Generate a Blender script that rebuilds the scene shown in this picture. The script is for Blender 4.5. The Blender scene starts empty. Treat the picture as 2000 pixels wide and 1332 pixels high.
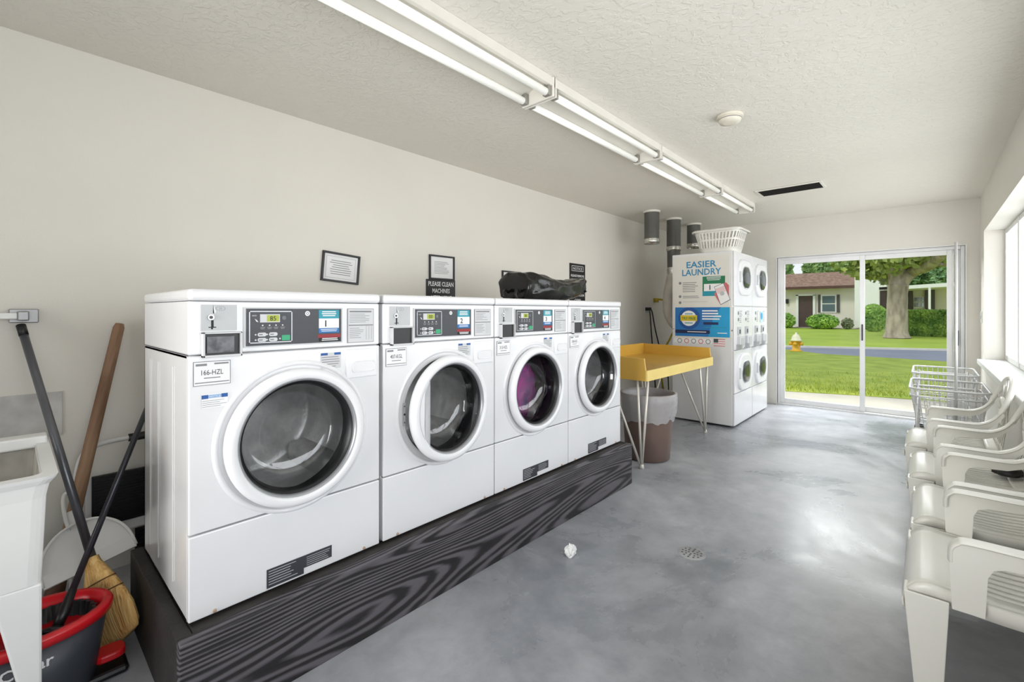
import bpy, math, random
from mathutils import Vector, Matrix, noise
R = math.radians
PI = math.pi
random.seed(7)
COL = bpy.context.scene.collection
# ---------------------------------------------------------------- camera geometry (pixels of the 2000x1332 frame)
FPX, YAW, U0, V0, CAMH = 892.0, R(42.22), 1000.0, 608.0, 1.26
SY, CY = math.sin(YAW), math.cos(YAW)
def on_y(u, v, y):                       # point of the plane y = const seen at a photo pixel
    t = (u - U0) / FPX; k = y / (CY + SY * t)
    return Vector((k * (-SY + CY * t), y, CAMH + k * (V0 - v) / FPX))
# ---------------------------------------------------------------- materials
def lin(c):
    return tuple(((x / 255) / 12.92 if x / 255 <= .04045 else ((x / 255 + .055) / 1.055) ** 2.4) for x in c) + (1,)
MATS = {}
def mat(name, rgb, rough=.5, metal=0, var=.05, vscale=6, bump=0, bscale=60, coat=0, emit=0, trans=0, stretch=None, rgb2=None, alpha=None):
    if name in MATS: return MATS[name]
    m = bpy.data.materials.new(name); m.use_nodes = True
    nt = m.node_tree; N = nt.nodes; L = nt.links
    b = N['Principled BSDF']
    b.inputs['Roughness'].default_value = rough; b.inputs['Metallic'].default_value = metal
    b.inputs['Coat Weight'].default_value = coat
    tc = N.new('ShaderNodeTexCoord'); mp = N.new('ShaderNodeMapping')
    L.new(tc.outputs['Object'], mp.inputs[0])
    if stretch: mp.inputs['Scale'].default_value = stretch
    nz = N.new('ShaderNodeTexNoise'); nz.inputs['Scale'].default_value = vscale; nz.inputs['Detail'].default_value = 4
    L.new(mp.outputs[0], nz.inputs['Vector'])
    cr = N.new('ShaderNodeValToRGB')
    c = lin(rgb); d = lin(rgb2) if rgb2 else tuple(max(0, x * (1 - 2 * var)) for x in c[:3]) + (1,)
    cr.color_ramp.elements[0].color = d; cr.color_ramp.elements[0].position = .32
    cr.color_ramp.elements[1].color = c; cr.color_ramp.elements[1].position = .62
    L.new(nz.outputs[0], cr.inputs[0]); L.new(cr.outputs[0], b.inputs['Base Color'])
    if bump:
        n2 = N.new('ShaderNodeTexNoise'); n2.inputs['Scale'].default_value = bscale; n2.inputs['Detail'].default_value = 3
        L.new(mp.outputs[0], n2.inputs['Vector'])
        bp = N.new('ShaderNodeBump'); bp.inputs['Strength'].default_value = bump; bp.inputs['Distance'].default_value = .01
        L.new(n2.outputs[0], bp.inputs['Height']); L.new(bp.outputs[0], b.inputs['Normal'])
    if emit:
        b.inputs['Emission Color'].default_value = c; b.inputs['Emission Strength'].default_value = emit
    if trans:
        b.inputs['Transmission Weight'].default_value = trans
    if alpha is not None:
        b.inputs['Alpha'].default_value = alpha
    MATS[name] = m
    return m
def glass(name, tint=(1, 1, 1), gloss=.1, rough=.02, k=.8):
    m = bpy.data.materials.new(name); m.use_nodes = True
    nt = m.node_tree; N = nt.nodes; L = nt.links
    N.remove(N['Principled BSDF'])
    t = N.new('ShaderNodeBsdfTransparent'); t.inputs[0].default_value = tint + (1,)
    g = N.new('ShaderNodeBsdfGlossy'); g.inputs['Roughness'].default_value = rough
    fr = N.new('ShaderNodeFresnel'); fr.inputs[0].default_value = 1.5
    ad = N.new('ShaderNodeMath'); ad.operation = 'MULTIPLY_ADD'
    ad.inputs[1].default_value = k; ad.inputs[2].default_value = gloss * .3
    mx = N.new('ShaderNodeMixShader')
    L.new(fr.outputs[0], ad.inputs[0]); L.new(ad.outputs[0], mx.inputs[0]); L.new(t.outputs[0], mx.inputs[1]); L.new(g.outputs[0], mx.inputs[2])
    L.new(mx.outputs[0], N['Material Output'].inputs[0])
    MATS[name] = m
    return m
WHITE = mat('white_enamel', (230, 230, 232), .22, var=.012, coat=.3)
WHITE2 = mat('white_enamel_side', (228, 228, 228), .2, var=.03, coat=.4, vscale=3)
DOORW = mat('white_door_plastic', (234, 234, 236), .3, var=.01)
GREYP = mat('grey_plate', (188, 190, 192), .45, var=.04)
DGREY = mat('dark_grey_panel', (58, 60, 66), .45, var=.05)
BLACK = mat('black_plastic', (22, 22, 24), .4, var=.1)
RUBBER = mat('grey_rubber_gasket', (34, 34, 36), .35, var=.1)
CHROME = mat('polished_steel', (215, 215, 218), .16, 1, var=.08, vscale=9)
STEEL = mat('drum_steel', (240, 239, 237), .32, .3, var=.14, vscale=14, bump=.12, bscale=90)
SILVER = mat('silver_plastic', (176, 178, 182), .3, .4, var=.05)
LCD = mat('display_green', (150, 160, 40), .4, var=.1, emit=.25)
LIGHTGREY = mat('pale_grey_print', (205, 206, 208), .5, var=.02)
PRINT = mat('grey_fine_print', (132, 132, 136), .6, var=.04)
INK = mat('black_ink', (20, 20, 22), .6, var=.05)
PAPER = mat('white_paper', (236, 236, 236), .6, var=.02)
TEAL = mat('teal_print', (34, 150, 168), .5, var=.05)
BLUE = mat('blue_print', (32, 120, 192), .5, var=.12, vscale=2)
BLUEL = mat('light_blue_print', (24, 160, 214), .5, var=.1, vscale=2)
NAVY = mat('navy_print', (22, 38, 84), .5, var=.05)
DBLUE = mat('dark_blue_print', (24, 84, 156), .5, var=.05)
REDP = mat('red_print', (150, 36, 44), .5, var=.05)
GREENP = mat('green_print', (26, 118, 78), .5, var=.05)
TITLE = mat('poster_title_blue', (46, 138, 184), .5, var=.05)
YEL = mat('yellow_print', (216, 190, 40), .5, var=.05)
SKINP = mat('hand_print', (206, 110, 112), .5, var=.08)
FLAGR = mat('flag_faded_red', (214, 150, 152), .5, var=.05)
FLAGB = mat('flag_canton', (58, 74, 78), .5, var=.05)
POSTER = mat('poster_paper', (222, 220, 212), .55, var=.02)
GBTN = mat('green_button', (30, 160, 110), .4, var=.03)
WOODBLK = None
# ---------------------------------------------------------------- mesh builder
_tc = {}
def glyphs(txt, bold=False):
    k = (txt, bold)
    if k not in _tc:
        cu = bpy.data.curves.new('t', 'FONT'); cu.body = txt; cu.size = 1; cu.resolution_u = 2
        if bold: cu.offset = .018
        ob = bpy.data.objects.new('t', cu); COL.objects.link(ob)
        bpy.context.view_layer.update()
        me = ob.to_mesh()
        vs = [(v.co.x, v.co.y) for v in me.vertices]; fs = [tuple(p.vertices) for p in me.polygons]
        ob.to_mesh_clear(); bpy.data.objects.remove(ob); bpy.data.curves.remove(cu)
        _tc[k] = (vs, fs)
    return _tc[k]
class MB:
    def __init__(s): s.v = []; s.f = []; s.fm = []; s.fs = []; s.mats = []; s.mi = 0; s.sm = False
    def m(s, mt):
        if mt not in s.mats: s.mats.append(mt)
        s.mi = s.mats.index(mt); return s
    def smooth(s, x=True): s.sm = x; return s
    def face(s, idx): s.f.append(tuple(idx)); s.fm.append(s.mi); s.fs.append(s.sm)
    def pts(s, ps):
        n = len(s.v); s.v.extend([tuple(p) for p in ps]); return list(range(n, n + len(ps)))
    def poly(s, ps): s.face(s.pts(ps)); return s
    def box(s, x0, x1, y0, y1, z0, z1):
        i = s.pts([(x, y, z) for z in (z0, z1) for (x, y) in ((x0, y0), (x1, y0), (x1, y1), (x0, y1))])
        for f in ((3, 2, 1, 0), (4, 5, 6, 7), (0, 1, 5, 4), (1, 2, 6, 5), (2, 3, 7, 6), (3, 0, 4, 7)): s.face([i[k] for k in f])
        return s
    def obox(s, o, a, b, c):               # box from a corner and three edge vectors
        o, a, b, c = map(Vector, (o, a, b, c))
        i = s.pts([o, o + a, o + a + b, o + b, o + c, o + a + c, o + a + b + c, o + b + c])
        for f in ((3, 2, 1, 0), (4, 5, 6, 7), (0, 1, 5, 4), (1, 2, 6, 5), (2, 3, 7, 6), (3, 0, 4, 7)): s.face([i[k] for k in f])
        return s
    def prism(s, poly, fn, a, b):          # fn(p, q, t) -> xyz
        n = len(poly)
        i = s.pts([fn(p[0], p[1], a) for p in poly]); j = s.pts([fn(p[0], p[1], b) for p in poly])
        s.face(i[::-1]); s.face(j)
        for k in range(n): s.face([i[k], i[(k + 1) % n], j[(k + 1) % n], j[k]])
        return s
    def loft(s, rings, closed=True, cap0=False, cap1=False):
        ids = [s.pts(r) for r in rings]; n = len(rings[0])
        for a, b in zip(ids[:-1], ids[1:]):
            for k in range(n if closed else n - 1):
                s.face([a[k], a[(k + 1) % n], b[(k + 1) % n], b[k]])
        if cap0: s.face(ids[0][::-1])
        if cap1: s.face(ids[-1])
        return s
    def tube(s, path, r, n=8, cap=True, flat=None, up=(0, 0, 1)):
        path = [Vector(p) for p in path]; rings = []
        rr = r if isinstance(r, (list, tuple)) else [r] * len(path)
        ds = [(path[min(k + 1, len(path) - 1)] - path[max(k - 1, 0)]).normalized() for k in range(len(path))]
        if not flat: up = min(((0, 0, 1), (0, 1, 0), (1, 0, 0)), key=lambda q: max(abs(d.dot(Vector(q))) for d in ds) - (.3 if q == (0, 0, 1) and max(abs(d.z) for d in ds) < .9 else 0))
        for k, p in enumerate(path):
            d = (path[min(k + 1, len(path) - 1)] - path[max(k - 1, 0)]).normalized()
            u = Vector(up); a = d.cross(u)
            if a.length < 1e-3: a = d.cross(Vector((1, 0, 0)))
            a.normalize(); b = a.cross(d).normalized()
            fa, fb = (1, 1) if not flat else flat
            rings.append([p + a * math.cos(t) * rr[k] * fa + b * math.sin(t) * rr[k] * fb for t in [2 * PI * q / n for q in range(n)]])
        return s.loft(rings, True, cap, cap)
    def lathe(s, prof, fn, n=48, cap0=False, cap1=False):   # prof of (r, h); fn(a, b, h) -> xyz
        return s.loft([[fn(r * math.cos(2 * PI * k / n), r * math.sin(2 * PI * k / n), h) for k in range(n)] for r, h in prof], True, cap0, cap1)
    def text(s, txt, o, u, v, size, align='c', bold=False, width=None, fn=None):
        vs, fs = glyphs(txt, bold)
        if not vs: return s
        x0 = min(p[0] for p in vs); x1 = max(p[0] for p in vs)
        off = {'c': -(x0 + x1) / 2, 'l': -x0, 'r': -x1}[align]
        kx = size if width is None else width / (x1 - x0)
        if fn: i = s.pts([fn((p[0] + off) * kx, p[1] * size) for p in vs])
        else:
            o, u, v = Vector(o), Vector(u), Vector(v)
            i = s.pts([o + u * (p[0] + off) * kx + v * p[1] * size for p in vs])
        for f in fs: s.face([i[k] for k in f])
        return s
    def build(s, name, parent=None, bevel=0, seg=2, mats=None, solid=0, sub=0, ang=35):
        me = bpy.data.meshes.new(name); me.from_pydata(s.v, [], s.f)
        for mt in (mats or s.mats): me.materials.append(mt)
        me.polygons.foreach_set('material_index', s.fm)
        me.polygons.foreach_set('use_smooth', s.fs)
        me.update()
        ob = bpy.data.objects.new(name, me); COL.objects.link(ob)
        if parent: ob.parent = parent
        if solid:
            md = ob.modifiers.new('s', 'SOLIDIFY'); md.thickness = solid; md.offset = 0
        if bevel:
            md = ob.modifiers.new('b', 'BEVEL'); md.width = bevel; md.segments = seg; md.limit_method = 'ANGLE'; md.angle_limit = R(ang)
        if sub:
            md = ob.modifiers.new('u', 'SUBSURF'); md.levels = sub; md.render_levels = sub
        return ob
def fixn(o):                                # consistent outward normals
    import bmesh
    b = bmesh.new(); b.from_mesh(o.data); bmesh.ops.recalc_face_normals(b, faces=b.faces); b.to_mesh(o.data); b.free(); return o
def weld(o, d=1e-5):
    import bmesh
    b = bmesh.new(); b.from_mesh(o.data); bmesh.ops.remove_doubles(b, verts=b.verts, dist=d); bmesh.ops.recalc_face_normals(b, faces=b.faces); b.to_mesh(o.data); b.free(); return o
def tag(o, label, cat, group=None, kind=None):
    o['label'] = label; o['category'] = cat
    if group: o['group'] = group
    if kind: o['kind'] = kind
    return o
def thing(name, label, cat, loc=(0, 0, 0), rz=0, group=None):
    o = bpy.data.objects.new(name, None); COL.objects.link(o)
    o.location = loc; o.rotation_euler = (0, 0, rz); o.empty_display_size = .1
    return tag(o, label, cat, group)
def struct(o, label=None, cat=None):
    o['kind'] = 'structure'
    if label: o['label'] = label; o['category'] = cat
    return o
def M1(mt): b = MB(); b.m(mt); return b
class Face:
    """draws flat rectangles, bars and words on a plane given by origin, right and up vectors"""
    def __init__(s, mb, o, u, v): s.mb = mb; s.o = Vector(o); s.u = Vector(u); s.v = Vector(v); s.n = s.u.cross(s.v).normalized()
    def p(s, a, b, h=0): return s.o + s.u * a + s.v * b + s.n * h
    def rect(s, mt, a0, a1, b0, b1, h=.001):
        s.mb.m(mt); s.mb.poly([s.p(a0, b0, h), s.p(a1, b0, h), s.p(a1, b1, h), s.p(a0, b1, h)]); return s
    def plate(s, mt, a0, a1, b0, b1, h0=0, h1=.003):
        s.mb.m(mt); s.mb.obox(s.p(a0, b0, h0), s.u * (a1 - a0), s.v * (b1 - b0), s.n * (h1 - h0)); return s
    def polyg(s, mt, pts, h=.001):
        s.mb.m(mt); s.mb.poly([s.p(a, b, h) for a, b in pts]); return s
    def disc(s, mt, a, b, r, h=.001, n=24):
        return s.polyg(mt, [(a + r * math.cos(2 * PI * k / n), b + r * math.sin(2 * PI * k / n)) for k in range(n)], h)
    def lines(s, mt, a0, a1, b0, b1, n, h=.0012, fill=.42, ragged=.25, center=False):
        st = (b1 - b0) / n
        for k in range(n):
            cut = (a1 - a0) * random.uniform(0, ragged)
            c0, c1 = (a0 + cut / 2, a1 - cut / 2) if center else (a0, a1 - cut)
            y = b1 - st * (k + .5)
            s.rect(mt, c0, c1, y - st * fill / 2, y + st * fill / 2, h)
        return s
    def word(s, mt, txt, a, b, size, h=.0015, align='c', bold=False, width=None):
        s.mb.m(mt); s.mb.text(txt, s.p(a, b, h), s.u, s.v, size, align, bold, width); return s
    def frame(s, mt, a0, a1, b0, b1, w, h=.0012):
        s.rect(mt, a0, a1, b0, b0 + w, h); s.rect(mt, a0, a1, b1 - w, b1, h); s.rect(mt, a0, a0 + w, b0, b1, h); s.rect(mt, a1 - w, a1, b0, b1, h); return s
def rrect(x0, x1, y0, y1, r, n=5):
    out = []
    for cx, cy, a in ((x1 - r, y1 - r, 0), (x0 + r, y1 - r, 90), (x0 + r, y0 + r, 180), (x1 - r, y0 + r, 270)):
        for k in range(n + 1):
            t = R(a + 90 * k / n); out.append((cx + r * math.cos(t), cy + r * math.sin(t)))
    return out
def smoothpath(pts, n=8):                   # Catmull-Rom through points
    pts = [Vector(p) for p in pts]; out = []
    for k in range(len(pts) - 1):
        p0, p1, p2, p3 = pts[max(k - 1, 0)], pts[k], pts[k + 1], pts[min(k + 2, len(pts) - 1)]
        for q in range(n):
            t = q / n
            out.append(.5 * ((2 * p1) + (p2 - p0) * t + (2 * p0 - 5 * p1 + 4 * p2 - p3) * t * t + (3 * p1 - p0 - 3 * p2 + p3) * t ** 3))
    out.append(pts[-1]); return out
XF = lambda a, b, h: (h, a, b)              # lathe about the x axis: a -> y, b -> z
ZF = lambda a, b, h: (a, b, h)

# ================================================================ ROOM SHELL
WX, RX, BY, FY, CZ = -2.945, .43, 7.03, -1.9, 2.485
def wall_mat():
    return mat('painted_plaster', (226, 222, 213), .7, var=.025, vscale=1.2, bump=.12, bscale=120)
def ceil_mat():
    m = mat('knockdown_ceiling', (232, 228, 218), .55, var=.02, vscale=.8)
    nt = m.node_tree; N = nt.nodes; L = nt.links; b = N['Principled BSDF']
    tc = N.new('ShaderNodeTexCoord')
    vo = N.new('ShaderNodeTexNoise'); vo.inputs['Scale'].default_value = 26; vo.inputs['Detail'].default_value = 5; vo.inputs['Distortion'].default_value = .8
    L.new(tc.outputs['Object'], vo.inputs['Vector'])
    rp = N.new('ShaderNodeValToRGB'); rp.color_ramp.elements[0].position = .48; rp.color_ramp.elements[1].position = .56
    L.new(vo.outputs[0], rp.inputs[0])
    bp = N.new('ShaderNodeBump'); bp.inputs['Strength'].default_value = .35; bp.inputs['Distance'].default_value = .006
    L.new(rp.outputs[0], bp.inputs['Height']); L.new(bp.outputs[0], b.inputs['Normal'])
    return m
def floor_mat():
    m = bpy.data.materials.new('worn_painted_concrete'); m.use_nodes = True
    nt = m.node_tree; N = nt.nodes; L = nt.links; b = N['Principled BSDF']
    tc = N.new('ShaderNodeTexCoord')
    def nz(sc, det, dis=0, rough=.6):
        n = N.new('ShaderNodeTexNoise'); n.inputs['Scale'].default_value = sc; n.inputs['Detail'].default_value = det
        n.inputs['Distortion'].default_value = dis; n.inputs['Roughness'].default_value = rough
        L.new(tc.outputs['Object'], n.inputs['Vector']); return n
    a = nz(.9, 7, .6, .62); c = nz(7, 6, .3, .7); d = nz(.45, 2)
    def ramp(src, p0, c0, p1, c1):
        r = N.new('ShaderNodeValToRGB'); r.color_ramp.elements[0].position = p0; r.color_ramp.elements[1].position = p1
        r.color_ramp.elements[0].color = lin(c0); r.color_ramp.elements[1].color = lin(c1); L.new(src.outputs[0], r.inputs[0]); return r
    r1 = ramp(a, .36, (134, 137, 143), .62, (182, 183, 188))
    r2 = ramp(c, .3, (196, 196, 196), .7, (255, 255, 255))
    mx = N.new('ShaderNodeMix'); mx.data_type = 'RGBA'; mx.blend_type = 'MULTIPLY'; mx.inputs[0].default_value = .55
    L.new(r1.outputs[0], mx.inputs[6]); L.new(r2.outputs[0], mx.inputs[7])
    L.new(mx.outputs[2], b.inputs['Base Color'])
    r3 = ramp(a, .35, (118, 118, 118), .65, (180, 180, 180)); L.new(r3.outputs[0], b.inputs['Roughness'])
    bp = N.new('ShaderNodeBump'); bp.inputs['Strength'].default_value = .08; bp.inputs['Distance'].default_value = .01
    L.new(c.outputs[0], bp.inputs['Height']); L.new(bp.outputs[0], b.inputs['Normal'])
    return m
WALL = wall_mat(); CEIL = ceil_mat(); FLOOR = floor_mat()
TRIM = mat('white_gloss_trim', (232, 232, 230), .35, var=.02)
ALU = mat('anodised_aluminium', (232, 232, 232), .35, .05, var=.06, vscale=3)
ALUW = mat('white_aluminium', (226, 226, 224), .35, .1, var=.03)
struct(M1(FLOOR).box(WX - .2, RX + .3, FY - .2, BY + .06, -.12, 0).build('floor'))
struct(M1(CEIL).box(WX - .2, RX + .3, FY - .2, BY + .25, CZ, CZ + .12).build('ceiling'))
struct(M1(WALL).box(WX - .2, WX, FY, BY + .2, 0, CZ).build('wall_left'))
DX0, DX1, DZ = -1.505, .315, 1.985
b = M1(WALL)
b.box(WX, DX0, BY, BY + .2, 0, CZ).box(DX1, RX + .25, BY, BY + .2, 0, CZ).box(DX0, DX1, BY, BY + .2, DZ, CZ)
struct(b.build('wall_back'))
WY0, WY1, WZ0, WZ1 = -1.4, 6.62, .765, 2.07
b = M1(WALL)
b.box(RX, RX + .24, FY, WY0, 0, CZ).box(RX, RX + .24, WY1, BY, 0, CZ).box(RX, RX + .24, WY0, WY1, 0, WZ0).box(RX, RX + .24, WY0, WY1, WZ1, CZ)
struct(b.build('wall_right'))
b = M1(WALL)
b.box(WX, -1.9, FY - .15, FY, 0, CZ).box(-.4, RX, FY - .15, FY, 0, CZ).box(-1.9, -.4, FY - .15, FY, 2.15, CZ)  # unseen opening, added to let fill light in from behind the camera
struct(b.build('wall_front'))
# window on the right wall: sill, frame with mullions, panes
struct(M1(TRIM).box(RX - .05, RX + .15, WY0 - .05, WY1 - .005, WZ0 - .035, WZ0 + .012).build('trim_1', bevel=.006))
PANE = glass('window_glass', (.97, .985, 1), .02, k=.25)
w = MB(); w.m(ALUW)
gx = RX + .15
w.box(gx, gx + .05, WY0, WY1, WZ0 + .012, WZ0 + .06).box(gx, gx + .05, WY0, WY1, WZ1 - .045, WZ1)
for yy in (WY0, -.2, .95, 2.05, 3.05, 4.05, 4.98, 5.72, WY1 - .045):
    w.box(gx - .005, gx + .05, yy, yy + .045, WZ0 + .012, WZ1)
win = struct(w.build('window_1', bevel=.004))
M1(PANE).box(gx + .022, gx + .028, WY0 + .02, WY1 - .02, WZ0 + .03, WZ1 - .02).build('window_pane', win)
# sliding glass door in the back wall
GL = glass('door_glass', (.97, .985, .975), 0, k=.03)
d = MB(); d.m(ALU)
fw = .035
d.box(DX0, DX0 + fw, BY + .02, BY + .15, 0, DZ).box(DX1 - fw, DX1, BY + .02, BY + .15, 0, DZ)
d.box(DX0 + fw, DX1 - fw, BY + .02, BY + .15, DZ - fw, DZ).box(DX0, DX1, BY + .005, BY + .155, -.01, .022)
door = struct(d.build('door_1', bevel=.004))
def sash(x0, x1, y, mt, wst=.05):
    s = MB(); s.m(mt)
    s.box(x0, x0 + wst, y, y + .03, .022, DZ - fw).box(x1 - wst, x1, y, y + .03, .022, DZ - fw)
    s.box(x0 + wst, x1 - wst, y, y + .03, .022, .085).box(x0 + wst, x1 - wst, y, y + .03, DZ - fw - .055, DZ - fw)
    o = s.build('door_sash', door, bevel=.003)
    M1(GL).box(x0 + wst, x1 - wst, y + .012, y + .018, .085, DZ - fw - .055).build('door_pane', o)
    return o
s1 = sash(DX0 + fw, -.56, BY + .035, ALU)
s2 = sash(-.615, .215, BY + .075, ALUW, .045)
s3 = sash(.2, DX1 - fw, BY + .112, ALUW, .03)
M1(BLACK).box(-.592, -.578, BY + .02, BY + .036, .9, 1.1).build('door_handle', s1, bevel=.003)
M1(BLACK).box(.25, .262, BY + .005, BY + .03, .88, 1.05).build('door_handle', s2, bevel=.003)
struct(M1(TRIM).box(DX0 - .012, DX0, BY - .006, BY + .02, 0, DZ).box(DX1, DX1 + .012, BY - .006, BY + .02, 0, DZ).box(DX0 - .012, DX1 + .012, BY - .006, BY + .02, DZ, DZ + .012).build('trim_2'))

# ================================================================ WASHING MACHINES
WXF, WBZ = -1.675, .297
WH, HW = 1.033, .33
GLB = glass('door_bowl_glass', (.93, .94, .95), .25, .03)
BOARDS = {}
def washer(yc, label, num, tagtxt, opendeg=0, warn=True, blue=True, lit=True):
    t = thing('washing_machine', label, 'washing machine', (WXF, yc, WBZ), 0, 'front-loading washing machines on the black plinth')
    DZc, DR = .518, .205
    # cabinet: five sides plus a front plate with a round opening
    c = MB(); c.m(WHITE2)
    c.box(-.67, -.02, -HW, -HW + .006, 0, .825)
    c.box(-.67, -.02, HW - .006, HW, 0, .825)
    c.box(-.67, -.66, -HW, HW, 0, .825).box(-.66, -.02, -HW, HW, 0, .01).box(-.66, -.02, -HW, HW, .815, .825)
    for yy in (-.56, -.42, -.2):
        c.box(yy, yy + .012, -HW - .003, -HW, .06, .78)
    c.build('cabinet', t, bevel=.003)
    c = MB(); c.m(WHITE)
    N = 64; outer = []; inner = []
    y0, y1, z0, z1 = -HW, HW, .271, .823
    for k in range(N):
        a = 2 * PI * (k + .5) / N; cy, sy = math.cos(a), math.sin(a)
        kk = min((y1 if cy > 0 else -y0) / abs(cy) if abs(cy) > 1e-6 else 9, ((z1 - DZc) if sy > 0 else (DZc - z0)) / abs(sy) if abs(sy) > 1e-6 else 9)
        outer.append((cy * kk, DZc + sy * kk)); inner.append((.226 * cy, DZc + .226 * sy))
    for cyy, czz in ((y0, z0), (y1, z0), (y1, z1), (y0, z1)):
        j = min(range(N), key=lambda q: (outer[q][0] - cyy) ** 2 + (outer[q][1] - czz) ** 2); outer[j] = (cyy, czz)
    c.loft([[(-.02, p, q) for p, q in outer], [(0, p, q) for p, q in outer], [(0, p, q) for p, q in inner], [(-.03, p, q) for p, q in inner]])
    c.smooth().lathe([(.27, 0), (.264, .006), (.256, .006), (.25, .0), (.236, -.003), (.226, -.03)], lambda a, b, h: (h, a, b + DZc), 64)
    weld(c.build('front_panel', t, bevel=.004))
    M1(WHITE).box(-.02, 0, -HW, HW, .003, .266).build('lower_panel', t, bevel=.004)
    # tub: dark gasket throat and steel drum with lifters
    g = M1(RUBBER).smooth().lathe([(.227, -.005), (.216, -.02), (.22, -.05), (.21, -.075), (.235, -.1)], lambda a, b, h: (h, a, b + DZc), 48)
    g.build('door_gasket', t)
    g = M1(STEEL).smooth()
    g.lathe([(.226, -.1), (.252, -.108), (.255, -.3), (.255, -.46), (.24, -.475), (.16, -.468), (.145, -.46), (.06, -.462), (.002, -.458)], lambda a, b, h: (h, a, b + DZc), 64)
    dr = g.build('drum', t)
    for k in range(3):
        a0 = R(75 + 120 * k)
        l = M1(STEEL).smooth()
        rings = []
        for hh in (-.13, -.16, -.28, -.42, -.45):
            top = .06 if hh in (-.16, -.28, -.42) else .01
            pr = []
            for da, rr in ((-.22, 0), (-.1, top * .8), (0, top), (.1, top * .8), (.22, 0)):
                r_ = .256 - rr; pr.append((hh, r_ * math.cos(a0 + da), DZc + r_ * math.sin(a0 + da)))
            rings.append(pr)
        l.loft(rings, False); l.build('lifter', dr)
    # console and top
    c = M1(WHITE); c.box(-.67, -.002, -HW, HW, .827, .9945); c.build('console', t, bevel=.005)
    c = M1(WHITE); c.box(-.672, .008, -HW - .002, HW + .002, .996, WH); c.build('top_cover', t, bevel=.012, seg=3)
    F = lambda mb: Face(mb, (0, 0, 0), (0, 1, 0), (0, 0, 1))
    # coin slide and coin tray
    mb = MB(); f = F(mb)
    f.plate(GREYP, -.298, -.198, .902, .984, -.002, .004)
    f.disc(CHROME, -.272, .944, .0085, .009, 20); mb.m(CHROME).lathe([(.0085, .004), (.0085, .009)], lambda a, b, h: (h, a - .272, b + .944), 20)
    f.disc(DGREY, -.272, .944, .0055, .0095, 16)
    f.rect(INK, -.271, -.264, .914, .935, .0045); f.rect(INK, -.278, -.257, .911, .914, .0045); f.rect(INK, -.271, -.266, .906, .911, .0045)
    f.polyg(PAPER, [(-.266, .95), (-.262, .952), (-.258, .962), (-.263, .982)], .0046); f.polyg(INK, [(-.266, .958), (-.262, .952), (-.265, .984)], .0047)
    for k in range(14):
        a = 2 * PI * k / 14; f.rect(PRINT, -.245 + .013 * math.cos(a) - .001, -.245 + .013 * math.cos(a) + .001, .972 + .007 * math.sin(a) - .001, .972 + .007 * math.sin(a) + .001, .0045)
    f.word(PRINT, '25', -.245, .969, .009, .0046)
    mb.build('coin_slide', t)
    mb = MB(); mb.m(LIGHTGREY)
    a0, a1, b0, b1, hh = -.296, -.186, .818, .897, .018
    mb.box(-.002, hh, a0, a1, b0, b0 + .007).box(-.002, hh, a0, a1, b1 - .005, b1).box(-.002, hh, a0, a0 + .006, b0, b1).box(-.002, hh, a1 - .005, a1, b0, b1)
    tr = mb.build('coin_box', t, bevel=.001)
    mb = MB(); f = F(mb); f.plate(BLACK, a0 + .006, a1 - .006, b0 + .007, b1 - .005, .0, .006)
    mb.m(SILVER if num == '1' else BLACK)
    if num == '1':
        f.plate(mat('scuffed_coin_door', (96, 96, 100), .35, .5, var=.3, vscale=40), a0 + .012, a1 - .022, b0 + .014, b1 - .014, .006, .012)
    mb.build('coin_door', tr)
    # control panel
    mb = MB(); f = F(mb)
    f.plate(LIGHTGREY, -.178, .168, .842, .977, -.001, .0015)
    f.plate(DGREY, -.17, .162, .847, .972, 0, .004)
    f.frame(SILVER, -.162, -.022, .855, .964, .003, .0045)
    f.plate(LIGHTGREY, -.128, -.064, .925, .953, .004, .005); f.rect(LCD, -.107, -.067, .928, .95, .0056)
    f.rect(LIGHTGREY, -.126, -.107, .928, .946, .0056)
    f.word(INK, '85' if num == '1' else '00', -.087, .931, .022, .0062)
    f.word(LIGHTGREY, 'ADD', -.146, .946, .007, .0046); f.polyg(LIGHTGREY, [(-.145, .938), (-.14, .928), (-.133, .926), (-.138, .934)], .0046)
    f.disc(mat('dim_lens', (88, 90, 96), .3), -.05, .94, .007, .0048)
    for k, a in enumerate((-.12, -.098, -.077, -.055)):
        f.disc(LIGHTGREY, a, .915, .0028, .0048, 10); f.rect(PRINT, a - .008, a + .008, .9065, .909, .0046); f.rect(PRINT, a - .006, a + .006, .902, .9045, .0046)
    for a in (-.122, -.086):
        for q in (.884, .866):
            f.polyg(LIGHTGREY, rrect(a - .014, a + .014, q - .0065, q + .0065, .006), .005); f.rect(PRINT, a - .01, a + .002, q - .002, q + .002, .0053)
            f.disc(LIGHTGREY, a - .02, q, .003, .005, 8)
    f.polyg(GBTN, rrect(-.058, -.03, .861, .88, .003), .0052); f.disc(LIGHTGREY, -.064, .868, .003, .005, 8)
    f.disc(PAPER, .032, .955, .009, .0048); f.disc(PRINT, .032, .955, .0052, .005, 12); f.disc(PAPER, .032, .955, .003, .0052, 10)
    # price sticker
    x0, x1 = .074, .152
    f.rect(TEAL, x0, x1, .936, .968, .0045); f.rect(PAPER, x0, x1, .9, .936, .0045); f.rect(BLUE, x0, x1, .882, .9, .0045)
    f.rect(REDP, x0 - .004, x1 + .006, .864, .877, .0046); f.rect(INK, x0, x1 + .004, .85, .864, .0046)
    f.lines(PAPER, x0 + .01, x1 - .01, .943, .965, 3, .005, .5, .25, True); f.lines(PAPER, x0 + .006, x1 - .006, .886, .898, 2, .005, .4, .2, True)
    f.lines(PAPER, x0 + .01, x1 - .004, .852, .864, 2, .005, .5, .2, True)
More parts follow.
